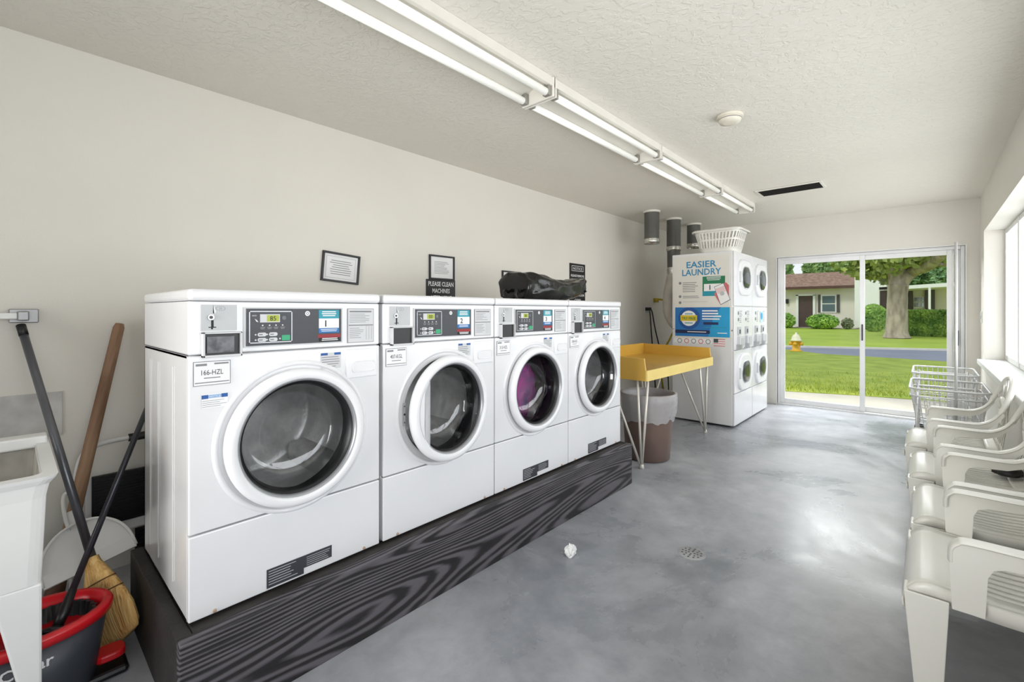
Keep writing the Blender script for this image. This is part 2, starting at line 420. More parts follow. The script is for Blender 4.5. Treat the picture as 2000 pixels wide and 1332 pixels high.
    f.word(INK, num, x0 + .026, .906, .033, .005, bold=True)
    mb.build('control_panel', t, bevel=0)
    mb = MB(); f = F(mb)
    f.plate(PRINT, .189, .303, .839, .974, 0, .0015); f.plate(LIGHTGREY, .191, .301, .841, .972, .0005, .002)
    f.rect(PRINT, .197, .292, .959, .965, .0025); f.lines(PRINT, .197, .285, .917, .955, 6, .0025, .25, .5)
    f.rect(PRINT, .193, .299, .906, .91, .0025); f.lines(PRINT, .197, .26, .855, .9, 6, .0025, .25, .4)
    for a in (.268, .28, .292): f.rect(PRINT, a, a + .001, .85, .905, .0025)
    mb.build('instruction_plate', t)
    # stickers
    mb = MB(); f = F(mb)
    f.plate(PRINT, -.318, -.216, .73, .806, .001, .002); f.plate(PAPER, -.316, -.218, .732, .804, .0015, .003)
    f.rect(PRINT, -.312, -.282, .792, .799, .0034); f.rect(PRINT, -.262, -.222, .795, .8, .0034)
    f.word(DGREY, tagtxt, -.267, .763, .023, .0036, width=.06); f.rect(PRINT, -.29, -.245, .752, .755, .0034); f.rect(PRINT, -.314, -.22, .738, .741, .0034)
    mb.build('asset_tag', t)
    if blue:
        mb = MB(); f = F(mb)
        f.rect(PAPER, -.296, -.224, .658, .702, .0015); f.rect(DBLUE, -.296, -.278, .688, .7, .002); f.rect(DBLUE, -.242, -.224, .688, .7, .002)
        f.rect(mat('pale_blue_print', (130, 170, 215), .5), -.277, -.243, .689, .699, .002); f.word(PAPER, 'NOTICE', -.26, .691, .0085, .0024); f.lines(PRINT, -.294, -.226, .66, .684, 4, .002, .2, .3)
        mb.build('notice_sticker', t)
    mb = MB(); f = F(mb)
    f.rect(LIGHTGREY, .083, .161, .746, .806, .0015); f.rect(DBLUE, .083, .109, .797, .806, .002); f.rect(DBLUE, .135, .161, .797, .806, .002)
    f.lines(PRINT, .086, .158, .75, .794, 5, .002, .3, .3)
    mb.build('care_sticker', t)
    if warn:
        mb = MB(); f = F(mb)
        f.polyg(DGREY, [(-.106, .011), (.02, .011), (.02, .031), (.125, .031), (.125, .076), (-.106, .076)], .0015)
        f.lines(LIGHTGREY, -.1, .0, .018, .072, 6, .002, .22, .45); f.lines(LIGHTGREY, .03, .12, .034, .07, 5, .002, .22, .3)
        mb.build('warning_label', t)
    # soap dispenser drawer
    c = M1(DOORW); c.box(-.01, .008, .181, .316, .7, .814)
    dw = c.build('soap_drawer', t, bevel=.005)
    c = M1(WHITE)
    pr = rrect(.203, .307, .722, .768, .012)
    c.loft([[(.0075, a, q) for a, q in pr], [(.013, a * .97 + .255 * .03, q * .97 + .745 * .03) for a, q in pr], [(.013, a * .88 + .255 * .12, q * .82 + .745 * .18) for a, q in pr], [(.009, a * .86 + .255 * .14, q * .78 + .745 * .22) for a, q in pr]], True, False, True)
    c.build('drawer_pull', dw)
    # door: white ring, silver inner trim and glass bowl, hinged at its far side
    hy = .238
    fn = lambda a, b, h: (h, a - hy, b)
    o = M1(DOORW).smooth().lathe([(.23, .0), (.241, .003), (.2425, .02), (.239, .031), (.228, .037), (.213, .037), (.206, .032), (.204, .02), (.21, .002), (.23, .0)], fn, 72)
    ring = o.build('door', t)
    ring.location = (.009, hy, DZc); ring.rotation_euler = (0, 0, R(opendeg))
    if opendeg: ring.location = (.012, hy, DZc)
    o = M1(SILVER).smooth().lathe([(.2065, .033), (.2, .029), (.1975, .012), (.2, .006)], fn, 72); o.build('door_trim', ring)
    o = M1(RUBBER).smooth().lathe([(.2, .018), (.188, .008), (.182, -.012)], fn, 64); o.build('glass_seal', ring)
    o = M1(GLB).smooth().lathe([(.188, .01), (.178, -.02), (.166, -.06), (.152, -.085), (.13, -.094), (.07, -.098), (.03, -.1), (.001, -.1)], fn, 64)
    o.build('door_glass', ring)
    if opendeg:
        g = M1(DOORW); pr = [(.207 * math.cos(R(180 + q)), .207 * math.sin(R(180 + q))) for q in range(-40, 41, 4)]
        pr = pr + [(-.172, -.125), (-.178, -.06), (-.178, .06), (-.172, .125)]
        g.prism(pr, lambda p, q_, s_: (s_, p - hy, q_), .016, .033); fixn(g.build('door_grip', ring, bevel=.003))
        mb = MB(); f = F(mb)
        f.rect(GREYP, -.236, -.225, DZc - .05, DZc + .05, .009)
        for q in (-.035, 0, .035): f.disc(INK, -.23, DZc + q, .005 if q == 0 else .003, .0095, 10)
        mb.build('latch_plate', t)
    for k in (-.26, .26):
        M1(mat('rusty_screw', (190, 160, 138), .5, .4)).lathe([(.006, 0), (.005, .004), (.001, .005)], lambda a, q, h: (h, a + k, q + .012), 10, False, True).build('screw', t)
    return t
washer(.70, 'white front-load washer at the near end of the row, price sticker 1', '1', '166-HZL')
washer(1.377, 'white front-load washer with its round door standing slightly ajar, price sticker 2', '2', '407-KGL', 4.6, warn=False, blue=False)
washer(2.043, 'white front-load washer holding purple laundry behind its round glass door', '3', '312-HZL', blue=False)
washer(2.708, 'white front-load washer at the far end of the row beside the yellow table', '4', '508-HZL', blue=False)
# purple clothes in the third drum
c = M1(mat('purple_cloth', (196, 70, 160), .8, vscale=7, rgb2=(70, 64, 110))).smooth()
rings = []
for k in range(9):
    t_ = k / 8; h = -.125 - .22 * t_
    rad = .215 * math.sin(PI * (.14 + .72 * t_)) ** .45
    rg = []
    for q in range(28):
        a = 2 * PI * q / 28; n_ = noise.noise(Vector((math.cos(a) * 2.6, math.sin(a) * 2.6, t_ * 3))) * .06 + noise.noise(Vector((math.cos(a) * 7, math.sin(a) * 7, t_ * 8))) * .03
        r_ = rad + n_; rg.append((WXF + h + n_ * .5, 2.043 + r_ * math.cos(a) * 1.05, WBZ + .518 - .03 + r_ * math.sin(a)))
    rings.append(rg)
c.loft(rings, True, True, True)
tag(fixn(c.build('laundry', sub=1)), 'purple and pink clothes lying in the drum of the third washing machine', 'clothes')

# plinth of charred boards
def char_mat():
    m = bpy.data.materials.new('black_stained_pine'); m.use_nodes = True
    nt = m.node_tree; N = nt.nodes; L = nt.links; b = N['Principled BSDF']
    tc = N.new('ShaderNodeTexCoord')
    mp = N.new('ShaderNodeMapping'); mp.inputs['Scale'].default_value = (1, .11, 1); L.new(tc.outputs['Object'], mp.inputs[0])
    nz = N.new('ShaderNodeTexNoise'); nz.inputs['Scale'].default_value = 3.2; nz.inputs['Detail'].default_value = 1.5; nz.inputs['Distortion'].default_value = .35
    L.new(mp.outputs[0], nz.inputs['Vector'])
    mu = N.new('ShaderNodeMath'); mu.operation = 'MULTIPLY'; mu.inputs[1].default_value = 210; L.new(nz.outputs[0], mu.inputs[0])
    sn = N.new('ShaderNodeMath'); sn.operation = 'SINE'; L.new(mu.outputs[0], sn.inputs[0])
    fine = N.new('ShaderNodeTexNoise'); fine.inputs['Scale'].default_value = 40; fine.inputs['Detail'].default_value = 4; L.new(mp.outputs[0], fine.inputs['Vector'])
    ad = N.new('ShaderNodeMath'); ad.operation = 'MULTIPLY_ADD'; ad.inputs[1].default_value = .3; L.new(sn.outputs[0], ad.inputs[0]); L.new(fine.outputs[0], ad.inputs[2])
    cr = N.new('ShaderNodeValToRGB'); cr.color_ramp.elements[0].color = lin((30, 28, 30)); cr.color_ramp.elements[0].position = .34
    cr.color_ramp.elements[1].color = lin((94, 90, 95)); cr.color_ramp.elements[1].position = .72
    L.new(ad.outputs[0], cr.inputs[0]); L.new(cr.outputs[0], b.inputs['Base Color'])
    b.inputs['Roughness'].default_value = .55
    bp = N.new('ShaderNodeBump'); bp.inputs['Strength'].default_value = .35; bp.inputs['Distance'].default_value = .004
    L.new(ad.outputs[0], bp.inputs['Height']); L.new(bp.outputs[0], b.inputs['Normal'])
    return m
CHAR = char_mat()
DARKW = mat('dark_stained_board', (44, 40, 38), .6, var=.25, vscale=8, bump=.2)
pl = thing('washer_plinth', 'long black-stained timber plinth under the row of white washers', 'plinth', (-2.0, 1.7, 0))
def PB(name, x0, x1, y0, y1, z0, z1, mt, bev=.004):
    o = M1(mt).box(x0 + 2, x1 + 2, y0 - 1.7, y1 - 1.7, z0, z1).build(name, pl, bevel=bev); return o
PB('front_board', -1.637, -1.597, .332, 3.07, 0, .291, CHAR)
PB('end_board', -2.395, -1.637, .332, .372, 0, .291, DARKW)
PB('end_board', -2.395, -1.637, 3.03, 3.07, 0, .291, DARKW)
PB('back_board', -2.395, -2.355, .372, 3.03, 0, .291, DARKW)
PB('deck', -2.355, -1.637, .372, 3.03, .265, .291, DARKW)

# ================================================================ NOTICES ON THE WALL
def wallface(mb, y, z, rot=0):
    a = R(rot); return Face(mb, (WX, y, z), (0, math.cos(a), math.sin(a)), (0, -math.sin(a), math.cos(a)))
def framed(y, z, w_, h_, rot, label, n, center, bordered):
    t = thing('framed_notice', label, 'framed notice', (WX, y, z), 0, 'black framed notices over the washers')
    def FF(mb): f = wallface(mb, y, z, rot); f.o = Vector((0, 0, 0)); return f
    mb = MB(); f = FF(mb); k = .014
    f.plate(BLACK, -w_ / 2, w_ / 2, h_ / 2 - k, h_ / 2, .001, .016); f.plate(BLACK, -w_ / 2, w_ / 2, -h_ / 2, -h_ / 2 + k, .001, .016)
    f.plate(BLACK, -w_ / 2, -w_ / 2 + k, -h_ / 2 + k, h_ / 2 - k, .001, .016); f.plate(BLACK, w_ / 2 - k, w_ / 2, -h_ / 2 + k, h_ / 2 - k, .001, .016)
    mb.build('frame', t, bevel=.002)
    mb = MB(); f = FF(mb); f.plate(PAPER, -w_ / 2 + k, w_ / 2 - k, -h_ / 2 + k, h_ / 2 - k, .001, .006)
    if bordered: f.frame(PRINT, -w_ / 2 + .03, w_ / 2 - .03, -h_ / 2 + .028, h_ / 2 - .028, .0015, .0065)
    f.lines(PRINT, -w_ * .3, w_ * .3, -h_ * .26, h_ * .26, n, .0065, .3, .35, center)
    mb.build('notice_sheet', t)
framed(1.513, 1.553, .268, .2, -4.5, 'black framed white notice hanging crooked above the near washer', 7, True, True)
framed(2.385, 1.616, .262, .2, 0, 'black framed white notice hanging directly above the PLEASE CLEAN MACHINES sign', 9, False, False)
framed(3.235, 1.543, .27, .2, 0, 'black framed white notice half hidden behind the black bag', 6, False, False)
def sign(y, z, w_, h_, label, rows, size, head=None):
    mb = MB(); f = wallface(mb, y, z)
    f.plate(BLACK, -w_ / 2, w_ / 2, -h_ / 2, h_ / 2, .001, .006)
    if head:
        f.frame(PAPER, -w_ * .38, w_ * .38, h_ / 2 - .085, h_ / 2 - .025, .005, .0068); f.word(PAPER, head, 0, h_ / 2 - .07, .04, .007, width=w_ * .6)
    for txt, b_, wd in rows: f.word(PAPER, txt, 0, b_, size, .007, bold=True, width=wd)
    o = mb.build('wall_sign'); o.location = (0, 0, 0)
    return tag(o, label, 'sign')
sign(2.377, 1.418, .3, .2, 'black plastic sign with white words PLEASE CLEAN MACHINES AFTER USING', [('PLEASE CLEAN', .047, .26), ('MACHINES', -.008, .18), ('AFTER USING', -.064, .22)], .05)
sign(4.35, 1.55, .31, .5, 'tall black notice sign with white lettering behind the black bag, beyond the last washer',
     [('PLEASE REMOVE', .1, .26), ('CLOTHES FROM', .045, .25), ('MACHINES WHEN', -.01, .26), ('CYCLE ENDS', -.065, .2), ('KEEP THIS ROOM', -.12, .26), ('CLEAN', -.175, .12)], .036, 'NOTICE')

# black bag on top of the third and fourth washers
BAGM = mat('black_shiny_vinyl', (14, 14, 15), .22, var=.2, bump=.7, bscale=16)
bag = thing('duffel_bag', 'shiny black crumpled bag lying on top of the washers', 'bag', (-2.1, 2.72, 1.33))
c = M1(BAGM).smooth(); rings = []
keys = [(-.4, .12, .17), (-.385, .14, .2), (-.3, .155, .205), (-.16, .16, .19), (0, .15, .17), (.12, .135, .155), (.22, .12, .165), (.31, .1, .185), (.38, .085, .2), (.43, .06, .17)]
prof = []
for (a0, a1, a2), (b0, b1, b2) in zip(keys[:-1], keys[1:]):
    for k in range(3): prof.append((a0 + (b0 - a0) * k / 3, a1 + (b1 - a1) * k / 3, a2 + (b2 - a2) * k / 3))
prof.append(keys[-1])
for y_, hw, ht in prof:
    rg = []
    lift = max(0, y_ - .1) * .3
    for q in range(32):
        a = 2 * PI * q / 32; ca, sa = math.cos(a), math.sin(a)
        ex = abs(ca) ** .7 * (1 if ca > 0 else -1); ez = abs(sa) ** .7 * (1 if sa > 0 else -1)
        n_ = noise.noise(Vector((ca * 1.8 + 3, sa * 1.8, y_ * 9))) * .034 + noise.noise(Vector((ca * 4 + 3, sa * 4, y_ * 22))) * .018
        z_ = ht / 2 + lift * .35 + (ht / 2 - lift * .3) * ez + n_ * .7
        rg.append((hw * ex + n_, y_, max(.0, z_)))
    rings.append(rg)
c.loft(rings, True, True, True); fixn(c.build('bag_body', bag, sub=1))
for xx in (.06, -.05):
    M1(BLACK).smooth().tube(smoothpath([(xx, -.37, .05), (xx + .02, -.44, .075), (xx + .03, -.47, .045), (xx + .03, -.45, .012), (xx + .02, -.38, .012)], 6), .009, 8).build('handle', bag)

# ================================================================ CEILING FIXTURES
TUBE = mat('fluorescent_tube', (250, 250, 244), .3, emit=.16, var=.01)
FIXW = mat('fixture_white', (232, 229, 220), .4, var=.03)
FIXG = mat('fixture_grey', (150, 146, 138), .5, var=.05)
GRP = 'twin-tube fluorescent strips in one line on the ceiling'
for y0, y1, lb in ((.62, 1.92, 'twin-tube fluorescent strip light nearest the camera, cut by the top edge of the picture'),
                   (1.92, 3.22, 'second twin-tube fluorescent strip light from the camera, in the ceiling row'),
                   (3.22, 4.58, 'third twin-tube fluorescent strip light from the camera, in the ceiling row'),
                   (4.58, 5.68, 'twin-tube fluorescent strip light at the far end of the row, nearest the dryers')):
    yc = (y0 + y1) / 2; L_ = (y1 - y0) / 2 - .004
    t = thing('fluorescent_light', lb, 'ceiling light', (-1.545, yc, CZ), 0, GRP)
    c = M1(FIXW); c.prism([(-.1, -.001), (-.105, -.05), (-.085, -.05), (-.035, -.03), (.035, -.03), (.085, -.05), (.105, -.05), (.1, -.001)], lambda p, q, s_: (p, s_, q), -L_, L_)
    fixn(c.build('housing', t))
    for e in (-1, 1):
        c = M1(FIXW).box(-.108, .108, e * L_ - (.012 if e > 0 else 0), e * L_ + (.012 if e < 0 else 0), -.105, -.001); c.build('end_plate', t, bevel=.004)
        for xx in (-.078, .078):
            M1(FIXG).box(xx - .02, xx + .02, e * (L_ - .028) - .012, e * (L_ - .028) + .012, -.1, -.045).build('lamp_holder', t, bevel=.003)
    for xx in (-.078, .078):
        M1(TUBE).smooth().tube([(xx, -L_ + .04, -.082), (xx, L_ - .04, -.082)], .019, 14).build('tube', t)
t = thing('smoke_detector', 'round cream smoke detector on the ceiling', 'smoke detector', (-.91, 3.03, CZ))
CREAM = mat('cream_plastic', (226, 220, 204), .45, var=.02)
M1(CREAM).smooth().lathe([(.075, -.001), (.077, -.016), (.07, -.018)], ZF, 40, False, True).build('base', t)
M1(CREAM).smooth().lathe([(.066, -.018), (.066, -.03), (.06, -.045), (.03, -.05), (.001, -.05)], ZF, 40).build('body', t)
M1(PRINT).lathe([(.0665, -.024), (.0668, -.026), (.0665, -.029)], ZF, 40).build('vent_ring', t)
t = thing('ceiling_vent', 'dark slotted ceiling vent with a thin white frame', 'vent', (-1.01, 5.25, CZ))
c = M1(FIXW); c.box(-.285, .285, -.15, -.13, -.012, -.001).box(-.285, .285, .13, .15, -.012, -.001).box(-.285, -.262, -.13, .13, -.012, -.001).box(.262, .285, -.13, .13, -.012, -.001); c.build('frame', t, bevel=.003)
c = M1(mat('vent_dark', (52, 50, 46), .7, var=.1)); c.box(-.262, .262, -.13, .13, -.004, -.001)
for k in range(12): c.obox((-.262, -.125 + .021 * k, -.011), (.524, 0, 0), (0, .014, .006), (0, .002, -.002))
c.build('louvre', t)

# ================================================================ DUCTS, HOSE, OUTLET, CORDS
DUCT = mat('grey_duct', (98, 98, 93), .5, .2, var=.12, vscale=5)
FOIL = mat('foil_tape', (210, 208, 200), .25, .8, var=.2, vscale=30, bump=.5, bscale=50)
def duct(y, z1, label, x=-2.48, r=.088):
    t = thing('exhaust_duct', label, 'duct', (x, y, CZ), 0, 'grey dryer exhaust ducts from the ceiling')
    M1(FIXW).smooth().lathe([(r + .016, -.001), (r + .012, -.02), (r + .002, -.022)], ZF, 32).build('collar', t)
    M1(DUCT).smooth().lathe([(r, -.018), (r, z1 + .05)], ZF, 32).build('pipe', t)
    M1(FOIL).smooth().lathe([(r + .002, z1 + .06), (r + .005, z1 + .03), (r + .002, z1), (r - .004, z1 + .002), (r - .004, z1 + .05)], ZF, 32).build('tape_band', t)
    return t
duct(5.29, -.40, 'short open grey exhaust duct stub, nearest the washers', -2.49)
t2 = duct(5.92, -.43, 'grey exhaust duct running down into a pale flexible hose behind the dryers')
M1(DUCT).smooth().lathe([(.083, -.43), (.08, -.66)], ZF, 28).build('lower_pipe', t2)
M1(FOIL).smooth().lathe([(.082, -.645), (.085, -.7), (.08, -.735)], ZF, 28).build('tape_band', t2)
HOSE = mat('pale_flex_hose', (206, 200, 190), .5, .1, var=.1, bump=.5, bscale=80)
c = M1(HOSE).smooth()
pth = smoothpath([(0, 0, -.7), (-.03, -.01, -.85), (-.06, -.02, -1.05), (-.05, -.02, -1.25), (.03, 0, -1.4), (.17, .03, -1.47)], 16)
c.tube(pth, [.07 + .006 * (k % 2) for k in range(len(pth))], 20); c.build('flex_hose', t2)
duct(6.46, -.34, 'grey exhaust duct behind the white laundry basket', -2.42)
t = thing('wall_outlet', 'white double outlet plate on the wall above the yellow table', 'outlet', (WX, 6.08, 1.28))
M1(TRIM).box(.0005, .006, -.06, .06, -.06, .06).build('cover_plate', t, bevel=.002)
for k in (-.03, .03): M1(LIGHTGREY).box(.005, .009, k - .02, k + .02, -.04, .04).build('socket', t, bevel=.002)
for k, (dy, x2) in enumerate(((-.03, 0), (.045, .12))):
    t = thing('power_cord', ['black power cord hanging straight down from the wall outlet', 'black power cord looping from the wall outlet toward the dryers'][k], 'cord', (WX + .01, 6.08 + dy, 1.29))
    M1(BLACK).box(0, .04, -.022, .022, -.02, .025).build('plug', t, bevel=.004)
    M1(BLACK).smooth().tube(smoothpath([(.035, 0, 0), (.06, .0, -.05), (.07, .02 + x2 * .5, -.3), (.08, .05 + x2 * 1.5, -.6), (.08, .1 + x2 * 3, -.9), (.08, .15 + x2 * 3, -1.285)], 6), .009, 8).build('cable', t)
GASY = mat('yellow_gas_hose', (196, 172, 40), .5, var=.08)
c = M1(GASY).smooth(); c.tube(smoothpath([(WX + .03, 6.35, 1.42), (WX + .1, 6.35, 1.43), (WX + .22, 6.3, 1.36), (-2.55, 6.2, 1.12), (-2.6, 6.1, .9), (-2.72, 6.05, .6), (-2.7, 6.1, .15)], 8), .013, 8)
c.m(GASY); c.box(WX, WX + .05, 6.32, 6.38, 1.39, 1.45)
tag(c.build('gas_hose'), 'yellow flexible gas hose running down the wall beside the dryers', 'hose')

# ================================================================ STACKED DRYERS
DXF, DXB, DH = -1.525, -2.21, 1.917
DARKG = mat('dark_dryer_glass', (58, 62, 56), .08, var=.2)
def dryer(y0, label, first):
    t = thing('stacked_dryer', label, 'dryer', ((DXF + DXB) / 2, y0 + .34, 0), 0, 'white stacked tumble dryers')
    ox, oy = (DXF + DXB) / 2, y0 + .34; x1 = DXF - ox; x0 = DXB - ox; h = .336
    for z0, z1 in ((.02, 1.05), (1.054, DH)):
        M1(WHITE2).box(x0, x1 - .02, -h, h, z0, z1).build('cabinet', t, bevel=.008)
    for z0, z1, nm in ((1.318, DH - .004, 'upper_panel'), (.84, 1.31, 'control_fascia'), (.37, .834, 'middle_panel'), (.024, .364, 'kick_panel')):
        M1(WHITE).box(x1 - .02, x1, -h + .002, h - .002, z0, z1).build(nm, t, bevel=.006)
    for zc in (1.635, .585):
        pr = rrect(-.25, .25, zc - .2, zc + .2, .16, 8)
        c = M1(DOORW); c.loft([[(x1 - .002, a, q) for a, q in pr], [(x1 + .02, a, q) for a, q in pr], [(x1 + .028, a * .95, zc + (q - zc) * .95) for a, q in pr]], True, False, True)
        dd = c.build('door', t, bevel=.004)
        pr = rrect(-.145, .145, zc - .115, zc + .115, .11, 10)
        c = M1(SILVER); c.loft([[(x1 + .027, a * 1.1, zc + (q - zc) * 1.1) for a, q in pr], [(x1 + .034, a * 1.06, zc + (q - zc) * 1.06) for a, q in pr], [(x1 + .03, a, q) for a, q in pr]]); c.build('window_trim', dd)
        c = M1(DARKG).smooth(); c.loft([[(x1 + .03, a, q) for a, q in pr], [(x1 + .04, a * .8, zc + (q - zc) * .8) for a, q in pr], [(x1 + .044, a * .4, zc + (q - zc) * .4) for a, q in pr]], True, False, True); c.build('door_window', dd)
        M1(LIGHTGREY).box(x1 + .02, x1 + .04, -.245, -.225, zc - .06, zc + .06).build('door_handle', dd, bevel=.004)
    mb = MB(); f = Face(mb, (x1, 0, 0), (0, 1, 0), (0, 0, 1))
    for a in (-.14, .14):
        f.plate(GREYP, a - .1, a - .0, 1.0, 1.09, 0, .014); f.plate(DGREY, a - .07, a - .03, 1.015, 1.06, .014, .016)
        f.plate(LIGHTGREY, a - .1, a + .08, .865, .985, 0, .03); f.plate(GREYP, a - .05, a + .06, .88, .97, .03, .033); f.plate(SILVER, a - .13, a - .07, .845, .9, 0, .045)
        f.disc(PRINT, a - .06, 1.24, .02, .002); f.disc(PRINT, a - .06, 1.17, .02, .002); f.lines(PRINT, a - .02, a + .08, 1.13, 1.27, 7, .002, .3, .5)
    if not first:
        f.rect(mat('pale_blue_label', (190, 220, 236), .5), .0, .12, 1.12, 1.26, .003); f.disc(BLUEL, .06, 1.2, .045, .004)
    mb.build('coin_controls', t)
    return t, ox, oy
d1, ox, oy = dryer(5.23, 'white stacked dryer with laundry posters covering its side', True)
dryer(5.911, 'white stacked dryer next to the glass door, beyond the postered one', False)
# posters on the near side (facing the washers); x measured from the back edge
def SF(mb): return Face(mb, (0, -.336, 0), (1, 0, 0), (0, 0, 1))
mb = MB(); f = SF(mb); q = lambda x: x - ox
f.plate(POSTER, q(-2.195), q(-1.575), 1.32, 1.885, 0, .002)
f.word(TITLE, 'EASIER', q(-1.875), 1.755, .1, .0035, bold=True, width=.33); f.word(TITLE, 'LAUNDRY', q(-1.875), 1.668, .1, .0035, bold=True, width=.43)
for zz, n, hh, w_ in ((1.585, 6, .13, .2), (1.43, 2, .045, .2), (1.36, 1, .014, .3)):
    f.disc(PRINT, q(-2.115), zz, .016, .003, 14); f.lines(PRINT, q(-2.085), q(-2.085 + w_), zz - hh + .02, zz + .012, n, .003, .35, .3)
f.rect(GREENP, q(-1.86), q(-1.62), 1.43, 1.648, .003); f.rect(TEAL, q(-1.86), q(-1.62), 1.43, 1.485, .0034); f.rect(PAPER, q(-1.845), q(-1.66), 1.485, 1.565, .0034)
f.lines(PAPER, q(-1.82), q(-1.66), 1.6, 1.645, 3, .0036, .4, .3, True); f.word(INK, '1', q(-1.78), 1.5, .075, .0038, bold=True)
f.polyg(SKINP, [(q(-1.665), 1.33), (q(-1.58), 1.4), (q(-1.58), 1.54), (q(-1.61), 1.575), (q(-1.65), 1.56), (q(-1.735), 1.45)], .004)
f.polyg(NAVY, [(q(-1.735), 1.53), (q(-1.635), 1.57), (q(-1.565), 1.385), (q(-1.665), 1.33)], .0045); f.polyg(PAPER, [(q(-1.73), 1.527), (q(-1.638), 1.565), (q(-1.57), 1.388), (q(-1.665), 1.336)], .005)
f.polyg(mat('pale_pink_print', (226, 200, 200), .5), [(q(-1.72), 1.505), (q(-1.632), 1.54), (q(-1.61), 1.48), (q(-1.695), 1.45)], .0054); f.disc(GREYP, q(-1.65), 1.455, .024, .0056, 12)
mb.build('poster', d1)
mb = MB(); f = SF(mb)
f.plate(POSTER, q(-2.185), q(-1.56), .955, 1.318, 0, .002)
f.rect(BLUE, q(-2.172), q(-1.572), .975, 1.305, .003); f.polyg(BLUEL, [(q(-1.8), .975), (q(-1.572), .975), (q(-1.572), 1.305), (q(-1.66), 1.305), (q(-1.74), 1.2)], .0033)
f.disc(DBLUE, q(-2.01), 1.18, .125, .0034, 30); f.disc(PAPER, q(-2.015), 1.18, .088, .0037, 30); f.rect(YEL, q(-2.11), q(-1.92), 1.15, 1.215, .004); f.word(GREENP, 'TRY FREE', q(-2.015), 1.166, .04, .0044, bold=True, width=.16)
f.rect(TEAL, q(-2.06), q(-1.97), 1.225, 1.235, .004); f.rect(TEAL, q(-2.06), q(-1.97), 1.122, 1.132, .004)
f.lines(PAPER, q(-1.865), q(-1.62), 1.16, 1.28, 4, .004, .5, .35); f.lines(NAVY, q(-1.85), q(-1.69), 1.105, 1.145, 1, .004, .7, 0); f.lines(TEAL, q(-1.85), q(-1.6), 1.075, 1.09, 1, .004, .4, 0)
f.polyg(NAVY, rrect(q(-2.172), q(-1.78), 1.008, 1.048, .012), .004); f.lines(PAPER, q(-2.03), q(-1.82), 1.02, 1.036, 1, .0044, .5, 0); f.lines(PAPER, q(-1.7), q(-1.6), 1.012, 1.03, 1, .004, .5, 0)
mb.build('poster', d1)
mb = MB(); f = SF(mb)
f.plate(PAPER, q(-2.19), q(-1.76), .9, .953, 0, .0015)
for k in range(5):
    f.disc(SKINP if k % 2 else PRINT, q(-2.12 + .08 * k), .922, .028, .002, 14); f.disc(PAPER, q(-2.12 + .08 * k), .922, .02, .0025, 14)
mb.build('sticker_strip', d1)
mb = MB(); f = SF(mb)
f.rect(PAPER, q(-1.74), q(-1.62), .875, .955, .0015)
for k in range(4): f.rect(FLAGR, q(-1.74), q(-1.62), .875 + .0235 * k, .887 + .0235 * k, .002)
f.rect(FLAGB, q(-1.74), q(-1.692), .915, .957, .0025)
mb.build('flag_sticker', d1)
# laundry basket on the dryers
BASK = mat('white_basket_plastic', (236, 234, 228), .4, var=.02)
t = thing('laundry_basket', 'white slotted plastic laundry basket on top of the dryers', 'basket', (-1.74, 5.47, DH))
def bring(z, k, th=0, n=6):
    hx, hy = .19 + .055 * k + th, .165 + .05 * k + th
    return [(a, q_, z) for a, q_ in rrect(-hx, hx, -hy, hy, .09, n)]
BHH = .25
o = M1(BASK).smooth().loft([bring(.0, 0), bring(.001, 0, -.004)], True, True, True).build('floor_panel', t)
for nm, z0, z1 in (('lower_band', .001, .055), ('middle_band', .13, .152), ('upper_band', .215, BHH)):
    M1(BASK).smooth().loft([bring(z0, z0 / BHH), bring(z1, z1 / BHH), bring(z1, z1 / BHH, -.004), bring(z0, z0 / BHH, -.004), bring(z0, z0 / BHH)]).build(nm, t)
M1(BASK).smooth().loft([bring(BHH - .02, 1, .02), bring(BHH - .004, 1, .022), bring(BHH + .006, 1, .01), bring(BHH + .004, 1, -.005), bring(BHH - .012, 1, -.004)]).build('rim', t, solid=.003)
c = M1(BASK)
lo, hi = bring(.05, .2, 0, 3), bring(.22, .88, 0, 3)
def ringpt(rg, s):
    P_ = [Vector(p) for p in rg]; Ls = [(P_[(k + 1) % len(P_)] - P_[k]).length for k in range(len(P_))]; tot = sum(Ls); d_ = (s % 1) * tot
    for k, l in enumerate(Ls):
        if d_ <= l: return P_[k].lerp(P_[(k + 1) % len(P_)], d_ / l)
        d_ -= l
    return P_[0]
NS = 44
for k in range(NS):
    a, b_, e_, g_ = ringpt(lo, k / NS), ringpt(lo, (k + .42) / NS), ringpt(hi, (k + .42) / NS), ringpt(hi, k / NS)
    c.poly([a, b_, e_, g_])
c.build('slat_wall', t, solid=.005)

# ================================================================ YELLOW FOLDING TABLE
YT = mat('yellow_laminate', (212, 168, 72), .32, var=.05, vscale=2.5, coat=.3)
YE = mat('yellow_edge', (238, 212, 128), .4, var=.05, vscale=3)
RODM = mat('ivory_metal_rod', (226, 222, 212), .35, .2, var=.04)
TX0, TX1, TY0, TY1 = -2.4, -1.625, 3.38, 4.87
t = thing('folding_table', 'yellow laundry table with raised edges on thin ivory rod legs', 'table', ((TX0 + TX1) / 2, (TY0 + TY1) / 2, 0))
tx, ty = (TX0 + TX1) / 2, (TY0 + TY1) / 2
X = lambda x: x - tx
Y = lambda y: y - ty
M1(YT).box(X(TX0 + .018), X(TX1 - .018), Y(TY0 + .018), Y(TY1 - .018), .765, .785).build('tabletop', t)
M1(YE).box(X(TX1 - .018), X(TX1), Y(TY0), Y(TY1), .705, .79).build('front_edge', t, bevel=.003)
M1(YT).box(X(TX0), X(TX0 + .018), Y(TY0), Y(TY1), .705, .9).build('back_edge', t, bevel=.003)
